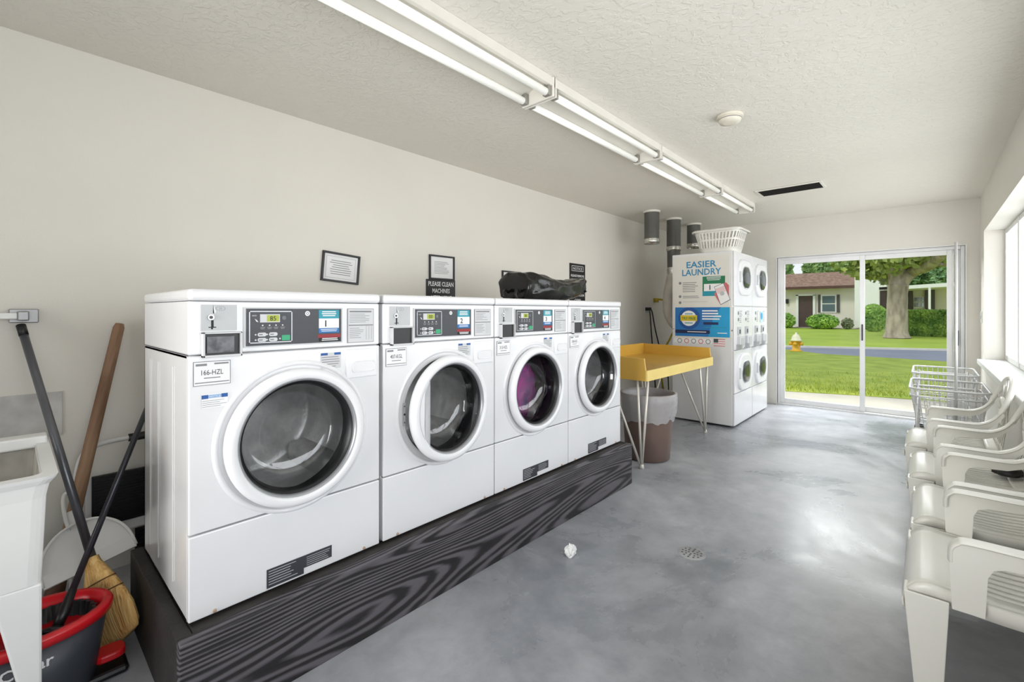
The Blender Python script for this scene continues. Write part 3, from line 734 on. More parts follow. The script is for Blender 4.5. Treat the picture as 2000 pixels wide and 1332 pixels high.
for y0 in (TY0, TY1 - .018):
    c = M1(YT); c.prism([(X(TX0 + .018), .705), (X(TX1 - .018), .705), (X(TX1 - .018), .795), (X(TX1 - .03), .885), (X(TX0 + .018), .895)], lambda p, q_, s_: (p, s_, q_), Y(y0), Y(y0 + .018)); fixn(c.build('end_edge', t, bevel=.003))
def vleg(foot, tops):
    c = M1(RODM).smooth()
    for q_ in tops: c.tube([(X(foot[0]) + (q_[0] - foot[0]) * .02, Y(foot[1]) + (q_[1] - foot[1]) * .02, .012), (X(q_[0]), Y(q_[1]), .765)], .0095, 10)
    c.lathe([(.016, 0), (.018, .006), (.016, .03), (.008, .036)], lambda a, b_, h: (X(foot[0]) + a, Y(foot[1]) + b_, h), 14, True, True)
    c.build('leg', t)
vleg((-1.69, 3.41), [(-2.02, 3.43), (-1.735, 3.42), (-1.655, 3.46)])
vleg((-1.70, 4.86), [(-1.66, 4.58), (-1.66, 4.8), (-2.0, 4.82)])
vleg((-2.33, 3.42), [(-2.1, 3.43), (-2.35, 3.55), (-2.36, 3.43)])
vleg((-2.33, 4.83), [(-2.1, 4.82), (-2.35, 4.68), (-2.36, 4.82)])

# trash can with a liner
t = thing('trash_can', 'brown plastic trash can lined with a clear bag under the yellow table', 'trash can', (-1.79, 3.72, 0))
BRN = mat('brown_plastic', (114, 94, 86), .45, var=.04)
M1(BRN).smooth().lathe([(.001, .0), (.17, 0), (.185, .012), (.2, .25), (.222, .53), (.23, .535), (.23, .56), (.222, .56), (.215, .53), (.19, .2), (.178, .03), (.001, .03)], ZF, 40).build('bin_body', t)
LIN = mat('clear_bag_film', (246, 247, 250), .25, var=.05, bump=.9, bscale=22, alpha=.34)
c = M1(LIN).smooth(); rings = []
for r_, z_ in ((.16, .12), (.2, .36), (.214, .54), (.226, .566), (.238, .56), (.243, .5), (.238, .42), (.226, .34)):
    rings.append([((r_ + noise.noise(Vector((math.cos(2 * PI * k / 60) * 4, math.sin(2 * PI * k / 60) * 4, z_ * 6))) * (.012 if r_ > .23 or r_ < .21 else .002) + (.006 if r_ > .23 else -.006)) * math.cos(2 * PI * k / 60),
                   (r_ + noise.noise(Vector((math.cos(2 * PI * k / 60) * 4, math.sin(2 * PI * k / 60) * 4, z_ * 6))) * (.012 if r_ > .23 or r_ < .21 else .002) + (.006 if r_ > .23 else -.006)) * math.sin(2 * PI * k / 60),
                   z_ + (noise.noise(Vector((k * .35, 1, 2))) * .04 if z_ < .35 and r_ > .22 else 0)) for k in range(60)])
c.loft(rings); c.build('bag_liner', t)

# ================================================================ UTILITY SINK CORNER
TUB = mat('white_utility_plastic', (226, 226, 224), .45, var=.03, vscale=3)
STAIN = mat('stained_tub_inside', (206, 202, 192), .5, rgb2=(150, 144, 132), vscale=5)
t = thing('utility_sink', 'white freestanding plastic laundry tub with stained basin', 'sink', (-2.155, -.18, 0))
cx, cy = -2.155, -.18; hx, hy = .28, .275
def rr_(ex, z, ox_=0): return [(a + ox_, q_, z) for a, q_ in rrect(-hx + ex, hx - ex, -hy + ex, hy - ex, .03, 4)]
M1(TUB).loft([rr_(0, .775), rr_(-.004, .785), rr_(.028, .787), rr_(.032, .77), rr_(0.01, .76), rr_(.0, .775)]).build('rim', t)
M1(TUB).loft([rr_(.012, .765), rr_(.02, .72), rr_(.03, .47)], True, False, True).build('basin_shell', t)
M1(STAIN).loft([rr_(.03, .78), rr_(.045, .6), rr_(.07, .51), rr_(.22, .5)], True, False, True).build('basin_inside', t)
M1(TUB).box(-hx - .004, -hx + .07, -hy, hy, .77, .81).build('back_ledge', t, bevel=.006)
for sx in (-1, 1):
    for sy in (-1, 1):
        c = M1(TUB)
        def lp(z, w_): 
            xa, xb = sx * (hx - .03), sx * (hx - .03 - w_); ya, yb = sy * (hy - .03), sy * (hy - .03 - w_)
            return [(xa, ya, z), (xb, ya, z), (xb, yb, z), (xa, yb, z)]
        c.loft([lp(.47, .1), lp(.2, .05), lp(0, .036)], True, True, True); fixn(c.build('leg', t, bevel=.006))
SATIN = mat('satin_chrome', (150, 150, 150), .4, .8, var=.1)
t = thing('towel_bar', 'white towel bar with a square chrome bracket high on the wall above the sink', 'towel bar', (WX, .045, 1.24))
M1(SATIN).box(.0005, .014, -.045, .045, -.03, .03).build('wall_plate', t, bevel=.003)
M1(SATIN).box(.014, .07, -.02, .015, -.02, .02).build('bracket', t, bevel=.004)
M1(TRIM).box(.035, .065, -.65, -.02, -.013, .013).build('bar', t, bevel=.003)
MARB = mat('smeared_grey_panel', (214, 212, 207), .5, rgb2=(178, 177, 173), vscale=7)
tag(M1(MARB).box(WX + .0005, WX + .008, -.35, .166, .694, .893).build('splash_panel', bevel=.002), 'pale grey smeared splash panel on the wall behind the sink', 'panel')

# spin-mop bucket
t = thing('mop_bucket', 'dark grey spin-mop bucket with a red rim partly behind the sink leg', 'bucket', (-2.125, .035, 0))
BKT = mat('charcoal_plastic', (56, 60, 68), .45, var=.04); REDPL = mat('red_plastic', (206, 24, 34), .32, var=.05)
def el(z, a, b_, n=48): return [(b_ * math.cos(2 * PI * k / n), a * math.sin(2 * PI * k / n), z) for k in range(n)]
M1(BKT).smooth().loft([el(0, .15, .1), el(.012, .165, .115), el(.24, .198, .138), el(.24, .19, .13), el(.03, .155, .105)], True, True, True).build('bucket_body', t)
M1(REDPL).smooth().loft([el(.236, .199, .139), el(.238, .21, .15), el(.262, .213, .153), el(.272, .205, .145), el(.27, .188, .128), el(.25, .18, .12), el(.205, .168, .108)]).build('rim', t)
M1(REDPL).loft([el(.205, .169, .109), el(.2, .02, .015)], True, False, True).build('splash_tray', t)
wr = M1(BLACK).smooth()
prr = []
for z_, r0 in ((.262, .096), (.262, .086), (.2, .078), (.17, .05), (.165, .002)):
    prr.append([((r0 + (.005 if (k % 4 < 2 and r0 > .07) else 0)) * math.cos(2 * PI * k / 96), .065 + (r0 * 1.05 + (.005 if (k % 4 < 2 and r0 > .07) else 0)) * math.sin(2 * PI * k / 96), z_ - .012) for k in range(96)])
wr.loft(prr); wr.build('wringer_basket', t)
def onb(px, pz):                            # wraps the lettering round the bucket side
    z_ = .172 + pz; k = (z_ - .012) / .228; a = .165 + .033 * k + .0012; b_ = .115 + .023 * k + .0012
    s_ = max(-1, min(1, (px - .018) / a)); return (b_ * math.sqrt(1 - s_ * s_), a * s_, z_)
M1(PAPER).text('o-Cedar', None, None, None, .05, 'c', True, .155, onb).build('lettering', t)
ft = M1(REDPL); ft.loft([[(p * .85, q_, z_) for p, q_ in rrect(-.045, .045, .16, .245, .03, 4)] for z_ in (.05, .075)], True, True, True); fp = ft.build('foot_pedal', t, bevel=.006)
M1(BLACK).box(-.06, .06, .08, .25, .001, .028).build('pedal_base', t, bevel=.012)
# spin mop standing in the bucket
def tool(name, label, cat, p0, p1):         # an Empty at the foot; local +z runs up the handle
    t = thing(name, label, cat, p0); d_ = Vector(p1) - Vector(p0)
    t.rotation_mode = 'QUATERNION'; t.rotation_quaternion = d_.to_track_quat('Z', 'Y'); return t, d_.length
t, L_ = tool('spin_mop', 'thin black-handled mop standing in the bucket and leaning behind the near washer', 'mop', (-2.115, .10, .2), (-2.795, .597, 1.22))
GUN = mat('gunmetal_tube', (70, 70, 76), .28, .6, var=.1)
M1(GUN).smooth().tube([(0, 0, .1), (0, 0, L_)], .0105, 12).build('handle', t)
M1(BLACK).smooth().lathe([(.015, 0.02), (.016, .06), (.012, .13)], ZF, 14, True, True).build('joint', t)
M1(BLACK).smooth().lathe([(.045, .0), (.04, .015), (.015, .025)], ZF, 24, True, True).build('mop_head', t)
# straw broom
t, L_ = tool('straw_broom', 'straw broom with a grey metal handle leaning on the wall beside the sink', 'broom', (-2.25, .276, .012), (-2.885, .035, 1.2))
GREYT = mat('grey_metal_tube', (112, 114, 120), .28, .6, var=.12, vscale=4)
M1(GREYT).smooth().tube([(0, 0, .3), (0, 0, L_ - .04)], .0145, 14).build('handle', t)
M1(BLACK).smooth().tube([(0, 0, L_ - .05), (0, 0, L_)], .016, 12).build('handle_cap', t)
STRAW = mat('broom_straw', (250, 210, 138), .75, rgb2=(222, 168, 96), vscale=60, stretch=(1, 1, .05), bump=.8, bscale=120)
fan = M1(STRAW).smooth(); rings = []
inv = t.rotation_quaternion.inverted()
side = (inv @ Vector((.95, .31, 0))); side.z = 0; side.normalize(); nrm = Vector((-side.y, side.x, 0))
fk = [(.0, .15, .02), (.03, .163, .028), (.1, .158, .034), (.17, .13, .034), (.23, .092, .032), (.28, .052, .026), (.315, .024, .02), (.335, .018, .018)]
for (a0, a1, a2), (b0, b1, b2) in zip(fk, fk[1:] + fk[-1:]):
    for q in range(3):
        z_, w_, th = a0 + (b0 - a0) * q / 3, a1 + (b1 - a1) * q / 3, a2 + (b2 - a2) * q / 3
        rings.append([side * (w_ * 1.12 * math.cos(2 * PI * k / 96)) * (1 + .012 * (k % 2)) + nrm * ((th + .003 * (k % 2)) * math.sin(2 * PI * k / 96)) + Vector((0, 0, z_ + .03 * math.cos(2 * PI * k / 96) * max(0, 1 - z_ / .2))) for k in range(96)])
fan.loft(rings, True, True, True); fb = fixn(fan.build('bristles', t))
for zz, ww in ((.19, .12), (.235, .089)):
    M1(mat('broom_stitch', (120, 84, 44), .7)).tube([side * (ww * math.cos(2 * PI * k / 32) * 1.14) + nrm * (.034 * math.sin(2 * PI * k / 32)) + Vector((0, 0, zz)) for k in range(33)], .0025, 6).build('stitching', fb)
# old wooden handle leaning on the wall
t, L_ = tool('wooden_handled_tool', 'weathered wooden tool handle leaning on the wall behind the dustpan', 'tool', (-2.72, .12, .02), (-2.9, .362, 1.2))
OLDW = mat('weathered_wood', (172, 138, 108), .65, rgb2=(112, 80, 58), vscale=14, stretch=(1, 1, .12), bump=.4, bscale=60)
M1(OLDW).smooth().tube([(0, 0, .08), (0, 0, L_ * .5), (0, 0, L_ - .02), (0, 0, L_)], [.027, .024, .022, .016], 16).build('handle', t)
M1(mat('rusty_iron', (116, 84, 66), .6, .4, var=.2)).smooth().lathe([(.03, .01), (.033, .05), (.031, .12)], ZF, 18, True, True).build('socket', t)
# white dustpan
t = thing('dustpan', 'white half-round plastic dustpan leaning behind the broom', 'dustpan', (-2.5, .229, .229))
ex, ez = Vector((0, .972, .235)), Vector((-.625, .135, .769)); ez = (ez - ex * ez.dot(ex)).normalized(); ey = ez.cross(ex)
t.rotation_mode = 'QUATERNION'; t.rotation_quaternion = Matrix((ex, ey, ez)).transposed().to_quaternion()
DP = mat('white_dustpan_plastic', (226, 226, 224), .4, var=.03)
arc = [(.142 * math.cos(PI * k / 24), .195 * math.sin(PI * k / 24) ** .8) for k in range(25)]
c = M1(DP); c.prism(arc, lambda p, q_, s_: (p, s_, q_), -.003, .003); c.box(-.142, .142, -.014, -.003, -.008, .045)
fixn(c.build('pan', t, bevel=.0015))
c = M1(TRIM).smooth(); c.tube([(p, -.012, q_) for p, q_ in arc], .0055, 8); c.build('raised_wall', t)
c = M1(DP); c.smooth().tube(smoothpath([(-.03, 0, .18), (-.028, 0, .25), (-.018, 0, .32), (-.002, 0, .345), (.014, 0, .31), (.022, 0, .18)], 6), .007, 8)
c.box(-.024, .016, -.002, .002, .17, .26); c.build('handle', t)
# folded step stool against the wall
t = thing('step_stool', 'folded white tubular step stool with black ribbed treads against the wall', 'step stool', (WX + .1, .46, 0))
WT = mat('white_tube', (224, 224, 222), .35, var=.03)
c = M1(WT).smooth()
c.tube(smoothpath([(.04, -.27, .0), (.02, -.265, .3), (0, -.25, .55), (-.01, -.2, .63), (-.015, -.08, .648), (-.015, .1, .65), (-.01, .22, .63), (0, .26, .55), (.02, .265, .3), (.04, .27, 0)], 6), .011, 10)
c.build('frame', t)
M1(BLACK).smooth().tube([(-.015, -.07, .648), (-.015, .09, .65)], .019, 12).build('grip', t)
M1(BLACK).smooth().tube([(.0, .08, .649), (-.015, .09, .65)], .019, 12).build('grip_end', t)
for z0, z1, y0, y1 in ((.265, .5, -.205, .25), (.05, .21, -.05, .25)):
    c = M1(BLACK); c.box(.005, .02, y0, y1, z0, z1)
    n = int((z1 - z0) / .013)
    for k in range(n): c.box(.02, .026, y0 + .01, y1 - .01, z0 + .006 + k * .013, z0 + .012 + k * .013)
    c.build('tread', t)
M1(WT).box(-.005, .012, -.225, .26, .215, .262).build('cross_bar', t, bevel=.004)
M1(WT).box(-.005, .012, -.225, -.165, .27, .5).build('tread_arm', t, bevel=.004)
c = M1(mat('dark_green_plastic', (20, 82, 58), .4, var=.08)); c.prism(rrect(-.06, .06, -.03, .03, .015, 3), lambda p, q_, s_: (p, q_, s_), 0, .05); c.prism(rrect(-.045, .045, -.02, .02, .012, 3), lambda p, q_, s_: (p, q_, s_), .05, .075)
o = c.build('scrub_brush', bevel=.004); o.location = (-2.5, .3, .0); o.rotation_euler = (0, 0, .5)
tag(o, 'small dark green plastic brush on the floor beside the broom', 'brush')

# ================================================================ FLOOR ODDMENTS
PW = mat('crumpled_paper', (238, 238, 236), .7, var=.02)
c = M1(PW)
import bmesh
bm = bmesh.new(); bmesh.ops.create_icosphere(bm, subdivisions=3, radius=.032)
for v in bm.verts:
    n_ = noise.noise(v.co * 55) * .016 + noise.noise(v.co * 120) * .008
    v.co += v.co.normalized() * n_; v.co.z *= 1.05; v.co.x *= .8; v.co.z = max(v.co.z, -.027)
me = bpy.data.meshes.new('paper'); bm.to_mesh(me); bm.free(); me.materials.append(PW)
o = bpy.data.objects.new('crumpled_paper', me); COL.objects.link(o); o.location = (-1.355, 1.945, .0275)
tag(o, 'small crumpled white paper lying on the grey floor', 'paper')
t = thing('floor_drain', 'round metal floor drain grate set in the concrete floor', 'drain', (-.905, 2.39, 0))
M1(mat('worn_grate', (168, 168, 168), .6, .1, var=.2)).smooth().lathe([(.001, .0025), (.05, .0025), (.066, .002), (.07, .0003)], ZF, 32).build('grate', t)
c = MB(); f = Face(c, (0, 0, 0), (1, 0, 0), (0, 1, 0))
for r_, n in ((.015, 4), (.03, 8), (.047, 12)):
    for k in range(n): f.disc(DGREY, r_ * math.cos(2 * PI * k / n), r_ * math.sin(2 * PI * k / n), .0055, .003, 8)
c.build('holes', t)

# ================================================================ PLASTIC CHAIRS
CH = mat('offwhite_resin', (232, 230, 222), .28, var=.02, vscale=3)
def chair(label):
    t = thing('plastic_chair', label, 'chair', (.22, 0, 0), 0, 'white resin armchairs along the window wall')
    # seat: curved shell of border and slats
    def zs(x, y):
        z = .438 - .018 * math.cos(min(1, abs(x + .04) / .2) * PI / 2) - .012 * (1 - (y / .235) ** 2) + .006
        if x < -.2:
            k = min(1, (-.2 - x) / .075); z -= .075 * (1 - math.sqrt(max(0, 1 - k * k)))
        return z
    s = M1(CH).smooth()
    def strip(x0, x1, y0, y1, nx=8, ny=3):
        ids = [s.pts([(x0 + (x1 - x0) * i / nx, y0 + (y1 - y0) * j / ny, zs(x0 + (x1 - x0) * i / nx, y0 + (y1 - y0) * j / ny)) for j in range(ny + 1)]) for i in range(nx + 1)]
        for i in range(nx):
            for j in range(ny): s.face([ids[i][j], ids[i + 1][j], ids[i + 1][j + 1], ids[i][j + 1]])
    strip(-.2745, -.1, -.235, .235, 16, 14); strip(.1, .16, -.235, .235, 4, 14)
    strip(-.1, .1, -.235, -.17, 8, 2); strip(-.1, .1, .17, .235, 8, 2)
    n = 9; wv = .34 / n
    for k in range(n): strip(-.1, .1, -.17 + k * wv + .005, -.17 + (k + 1) * wv - .005, 8, 1)
    s.build('seat', t, solid=.006)
    s = M1(CH).smooth()
    for sy in (-1, 1):
        s.loft([[(x, sy * .236, zs(x, .235) + .003), (x, sy * .242, zs(x, .235) - .005), (x, sy * .243, zs(x, .235) - .04)] for x in [-.265 + .425 * k / 20 for k in range(21)]], False)
    s.loft([[(-.2745, y, .368), (-.273, y, .345)] for y in [-.238 + .476 * k / 12 for k in range(13)]], False)
    s.build('seat_apron', t, solid=.005)
    for sy in (-1, 1):
        c = M1(CH)
        poly = [(-.165, .40), (-.172, .55), (-.166, .58), (-.15, .597), (-.125, .603), (.03, .603), (.075, .612), (.115, .64), (.15, .69), (.16, .665), (.13, .615), (.09, .575), (.04, .556), (-.06, .55), (-.082, .54), (-.093, .515), (-.098, .40)]
        c.prism(poly, lambda p, q_, s_: (p, s_, q_), sy * .262 - .006, sy * .262 + .006)
        top = [(-.168, .54), (-.166, .575), (-.152, .594), (-.125, .602), (.03, .602), (.075, .612), (.115, .64), (.15, .69)]
        path = smoothpath([(p, sy * .248, q_ - .004) for p, q_ in top], 4); rings = []
        for k, p in enumerate(path):
            d_ = (path[min(k + 1, len(path) - 1)] - path[max(k - 1, 0)]).normalized(); nn = Vector((-d_.z, 0, d_.x))
            if nn.z < 0 and d_.x > .3: nn = -nn
            rings.append([p + Vector((0, 1, 0)) * (.027 * math.cos(2 * PI * q_ / 12)) + nn * (.007 * math.sin(2 * PI * q_ / 12)) for q_ in range(12)])
        c.smooth().loft(rings, True, True, True)
        fixn(c.build('armrest', t, bevel=.003, ang=50))
        for nm, X0, X1 in (('front', (-.272, -.17), (-.236, -.19)), ('rear', (.095, .17), (.165, .205))):
            c = M1(CH); rings = []
            for k in range(7):
                q_ = k / 6; z_ = .41 * (1 - q_)
                a = X0[0] + (X1[0] - X0[0]) * q_; b_ = X0[1] + (X1[1] - X0[1]) * q_
                yo = .262 + .012 * q_; yi = yo - .075 + .03 * q_
                rings.append([(a, sy * yo, z_), (b_, sy * yo, z_), (b_, sy * (yo - .008), z_), (a + .01, sy * (yo - .008), z_), (a + .01, sy * yi, z_), (a, sy * yi, z_)])
            c.loft(rings, True, True, True); fixn(c.build('leg', t, bevel=.0025))
    # back: arched rim with a fan of slats
    bk = M1(CH).smooth()
    arch = smoothpath([(.14, -.25, .665), (.168, -.238, .73), (.19, -.2, .79), (.205, -.12, .838), (.21, 0, .853), (.205, .12, .838), (.19, .2, .79), (.168, .238, .73), (.14, .25, .665)], 6)
    bk.tube(arch, .0135, 12, True, (1, .8))
    base = Vector((.15, 0, .43))
    for k in range(7):
        a = (k - 3) / 3
        tp = arch[int((len(arch) - 1) * (.5 + a * .36))]
        p0 = Vector((.15, a * .19, .44)); pm = Vector((.165 + .01, a * .15, .6))
        pth = smoothpath([p0, pm, tp], 6); w_ = .011
        rings = [[p + Vector((0, w_, 0)), p + Vector((0.004, 0, 0)), p + Vector((0, -w_, 0))] for p in pth]
        bk.loft(rings, False)
    ring = [(.172 + .0 * k, .1 * math.cos(2 * PI * k / 24), .655 + .075 * math.sin(2 * PI * k / 24)) for k in range(25)]
    bk.tube(ring, .01, 8, False)
    bk.loft([[(.152, y, .428), (.155, y, .47)] for y in [-.22 + .44 * k / 10 for k in range(11)]], False)
    bk.build('backrest', t, solid=.003)
    return t
def dup(root, loc, label):
    r = root.copy(); COL.objects.link(r); r.location = loc; r['label'] = label
    for ch in list(root.children):
        c = ch.copy(); COL.objects.link(c); c.parent = r
    return r
c1 = chair('white resin armchair nearest the camera, its front leg reaching the picture bottom')
c1.location = (.22, 2.10, 0)
dup(c1, (.225, 2.70, 0), 'white resin armchair standing second from the camera, with an empty seat')
dup(c1, (.2, 3.36, 0), 'white resin armchair third from the camera, with the small black pouch on its seat')
dup(c1, (.17, 4.06, 0), 'white resin armchair farthest from the camera, next to the wire cart')
c = M1(BLACK).smooth(); rings = []
for z_, k in ((.0, .8), (.006, 1), (.03, .95), (.045, .6), (.05, .1)):
    rings.append([(.055 * k * math.cos(2 * PI * q_ / 20) * (1 + .1 * math.sin(3 * q_)), .075 * k * math.sin(2 * PI * q_ / 20), z_) for q_ in range(20)])
c.loft(rings, True, True, True); o = c.build('pouch'); o.location = (.3, 3.36, .444)
tag(o, 'small black pouch lying on the third plastic chair', 'pouch')

# ================================================================ WIRE LAUNDRY CARTS
WIRE = mat('zinc_wire', (216, 216, 214), .35, .3, var=.06)
def cart(x0, x1, y0, y1, zt, zb, label, pole=False):
    cx_, cy_ = (x0 + x1) / 2, (y0 + y1) / 2
    t = thing('wire_cart', label, 'laundry cart', (cx_, cy_, 0), 0, 'wire laundry carts by the glass door')
    hx_, hy_ = (x1 - x0) / 2, (y1 - y0) / 2
    def lp(z, e): return [(a, q_, z) for a, q_ in rrect(-hx_ + e, hx_ - e, -hy_ + e, hy_ - e, .05, 3)]
    for z, e in ((zt, 0), (zt - .06, .006)):
        r_ = lp(z, e); M1(WIRE).smooth().tube(r_ + r_[:1], .008, 8, False).build('rim', t)
    c = M1(WIRE); k0 = zb
    for z in [zb + (zt - .06 - zb) * k / 4 for k in range(4)]:
        e = .05 * (zt - z) / (zt - zb); r_ = lp(z, e); c.tube(r_ + r_[:1], .0028, 5, False)
    NSW = 56
    for k in range(NSW): c.tube([ringpt(lp(zb, .05), k / NSW), ringpt(lp(zt - .005, .002), k / NSW)], .0022, 5, False)
    for k in range(9):
        yy = -hy_ + .07 + (2 * hy_ - .14) * k / 8; c.tube([(-hx_ + .05, yy, zb), (hx_ - .05, yy, zb)], .0022, 5, False)
    c.build('wire_basket', t)
    c = M1(WIRE).smooth(); r_ = lp(.14, .03); c.tube(r_ + r_[:1], .011, 8, False); c.build('base_frame', t)
    for sx in (-1, 1):
        for sy in (-1, 1):
            px, py = sx * (hx_ - .045), sy * (hy_ - .045)
            M1(WIRE).smooth().tube([(px, py, .09), (px * 1.02, py * 1.02, zt - .03)], .009, 8).build('post', t)
            w = M1(BLACK).smooth().lathe([(.004, -.011), (.036, -.011), (.04, -.006), (.04, .006), (.036, .011), (.004, .011)], lambda a, b_, h: (px + a, py + h, .041 + b_), 20, True, True).build('caster', t)
    if pole: M1(WIRE).smooth().tube([(.04, -hy_ + .005, .14), (.04, -hy_ + .005, 1.78)], .009, 12).build('hanging_pole', t)
    return t
cart(-.1, .35, 4.78, 5.5, .655, .33, 'silver wire laundry cart with a tall hanging pole, behind the last plastic chair', True)
cart(-.1, .35, 5.75, 6.5, .68, .35, 'silver wire laundry cart standing closest to the glass door')
t = thing('light_switch', 'white light switch plate on the wall between the window and the glass door', 'light switch', (RX, 6.84, 1.2))
M1(TRIM).box(-.008, -.0005, -.045, .045, -.06, .06).build('cover_plate', t, bevel=.002)
M1(GREYP).box(-.016, -.006, -.008, .008, -.018, .018).build('toggle', t, bevel=.002)

# ================================================================ OUTDOORS
GRASS = mat('lawn_green', (160, 170, 64), .9, rgb2=(134, 150, 48), vscale=2.2, bump=1, bscale=40)
GRASS2 = mat('lawn_far', (170, 186, 60), .9, rgb2=(148, 170, 52), vscale=.6, bump=.6, bscale=20)
CONC = mat('pale_patio_concrete', (176, 168, 154), .8, var=.06, vscale=2)
ASPH = mat('grey_asphalt', (136, 136, 146), .85, var=.05, vscale=1)
KERB = mat('pale_kerb', (222, 216, 206), .8, var=.05)
def ground(name, pts, z0, z1, mt):
    c = M1(mt); c.loft([[(x, y, z0) for x, y, z in pts], [(x, y, z) for x, y, z in pts]], True, True, True)
    return fixn(c.build(name))
struct(ground('patio_ground', [(-9, BY + .06, -.03), (5, BY + .06, -.03), (5, 9.35, -.03), (-.15, 8.87, -.03), (-.78, 8.73, -.03), (-1.74, 8.4, -.03), (-9, 7.6, -.03)], -.2, 0, CONC))
near = [(-9, 7.6), (-1.74, 8.4), (-.78, 8.73), (-.15, 8.87), (5, 9.35), (12, 9.35), (12, 15.4), (.35, 16.13), (-2.4, 16.5), (-3.2, 17.4), (-5, 18.6), (-14, 21), (-14, 7.6)]
lawn = ground('near_lawn', [(x, y, -.02) for x, y in near], -.25, 0, GRASS); struct(lawn)
road = [(-14, 21), (-5, 18.6), (-3.2, 17.4), (-2.4, 16.5), (.35, 16.13), (12, 15.4), (30, 15), (30, 30), (.45, 21), (-3.95, 19.1), (-14, 15.5)]
struct(ground('road', [(-16, 14, -.06), (30, 14, -.06), (30, 34, -.06), (.45, 21, -.06), (-3.95, 19.1, -.06), (-16, 14.1, -.06)], -.3, 0, ASPH))
c = M1(KERB); pa = [(-16, 14.1), (-3.95, 19.1), (.45, 21.0), (30, 34)]
c.loft([[(x, y, -.06), (x, y, .0), (x - .07, y + .16, .0), (x - .07, y + .16, -.06)] for x, y in pa], True); struct(fixn(c.build('kerb')))
c = M1(GRASS2); a = [(-16, 14.3), (-4.02, 19.26), (.38, 21.16), (30, 34.2)]; e_ = [(-30, 37.2), (-9, 37.2), (4, 37.2), (40, 40)]
c.loft([[(x, y, -.01) for x, y in a], [(x, y, .06) for x, y in ((-22, 28), (-7, 29), (2, 30), (34, 36))], [(x, y, .1) for x, y in e_]], False); struct(c.build('far_lawn'))
struct(ground('sidewalk', [(-30, 37.1, .13), (4, 37.1, .13), (4, 38.2, .13), (-30, 38.2, .13)], -.1, 0, CONC))
struct(ground('far_ground', [(-60, 38.1, .08), (60, 38.1, .08), (60, 90, .08), (-60, 90, .08)], -.3, 0, GRASS2))
# tufts along the lawn edge by the patio
c = M1(GRASS)
for k in range(5200):
    s_ = random.random(); x = -6 + 7.5 * s_
    ye = 8.4 + (x + 1.74) * (.33 if x > -1.74 else .11); y = ye + abs(random.gauss(0, .35)) + random.random() ** 3 * 3 - .03; hh = random.uniform(.03, .075); a = random.uniform(0, PI)
    w_ = .006; lx, ly = random.uniform(-.03, .03), random.uniform(-.03, .03)
    c.poly([(x - w_ * math.cos(a), y - w_ * math.sin(a), -.02), (x + w_ * math.cos(a), y + w_ * math.sin(a), -.02), (x + lx, y + ly, -.02 + hh)])
tag(c.build('lawn_grass'), 'short green grass blades growing along the lawn beside the patio', 'grass', kind='stuff')

HYW = mat('house_stucco', (236, 228, 212), .85, var=.03, vscale=1); TRMW = mat('house_white_trim', (240, 238, 232), .7, var=.02)
ROOF = mat('brown_roof_tile', (166, 136, 122), .85, rgb2=(130, 100, 88), vscale=5, stretch=(1, 1, 4))
DKBR = mat('dark_brown_door', (84, 66, 60), .6, var=.08); SHUT = mat('grey_brown_shutter', (92, 84, 84), .6, var=.05); WGL = mat('house_window_glass', (88, 108, 110), .1, var=.15, vscale=1)
def hb(mb, mt, u0, u1, v0, v1, y, dep=.3, fwd=0):
    """box whose front face spans these photo pixels on the plane y"""
    p = on_y(u0, v1, y); q_ = on_y(u1, v0, y); mb.m(mt); mb.box(p.x, q_.x, y - fwd, y + dep, p.z, q_.z); return mb
YH = 38.0
h1 = thing('house', 'cream house with a brown tiled mansard roof and brown front door across the street', 'house', (-6, YH, .1))
def hp(mb, name, parent=h1, **k):
    o = mb.build(name, None, **k); root = parent
    while root.parent: root = root.parent
    o.parent = parent; o.matrix_parent_inverse = Matrix.Translation(-root.location); return o
p0, p1 = on_y(1480, 644, YH), on_y(1673, 545, YH)
hp(M1(HYW).box(p0.x, p1.x, YH, YH + 7, .1, p1.z), 'wall')
r0, r1, r2 = on_y(1480, 568, YH), on_y(1672, 558.5, YH), on_y(1672, 531, YH)
c = M1(ROOF); zt, zb = on_y(1600, 533, YH).z, on_y(1600, 561.5, YH).z
c.prism([(YH - .7, zb), (YH - .2, zt), (YH + 2.5, zt), (YH + 2.5, zb + .1), (YH - .1, zb)], lambda p, q_, s_: (s_, p, q_), r0.x, r1.x); o = fixn(c.build('roof')); o.parent = h1; o.matrix_parent_inverse = Matrix.Translation(-h1.location)
hp(M1(mat('dark_fascia', (92, 62, 52), .7)).box(r0.x, r1.x, YH - .74, YH - .62, zb - .12, zb + .06), 'fascia')
hp(hb(MB(), DKBR, 1560, 1588, 578, 638, YH, .1, .06), 'door')
hp(hb(hb(hb(MB(), TRMW, 1555, 1560, 576, 638, YH, .1, .12), TRMW, 1588, 1593, 576, 638, YH, .1, .12), TRMW, 1555, 1593, 574, 578, YH, .1, .12), 'door_frame')
wf = hp(hb(MB(), TRMW, 1603, 1634, 575, 610.5, YH, .1, .06), 'window_frame')
o = hb(hb(MB(), WGL, 1606.5, 1631, 578, 592, YH, .0, .09), WGL, 1606.5, 1631, 594, 608, YH, 0, .09).build('window_glass'); o.parent = wf
for u0, u1 in ((1598, 1602.5), (1635, 1640), (1526.5, 1530.5)): hp(hb(MB(), SHUT, u0, u1, 575.5, 610, YH, .1, .09), 'shutter')
hp(hb(MB(), BLACK, 1535.5, 1540.5, 584, 593, YH, .1, .2), 'wall_lamp', bevel=.03)
h2 = thing('house', 'white house with a stepped end wall and white carport beam behind the oak', 'house', (0, YH - 1, .1))
Y2 = YH - 1
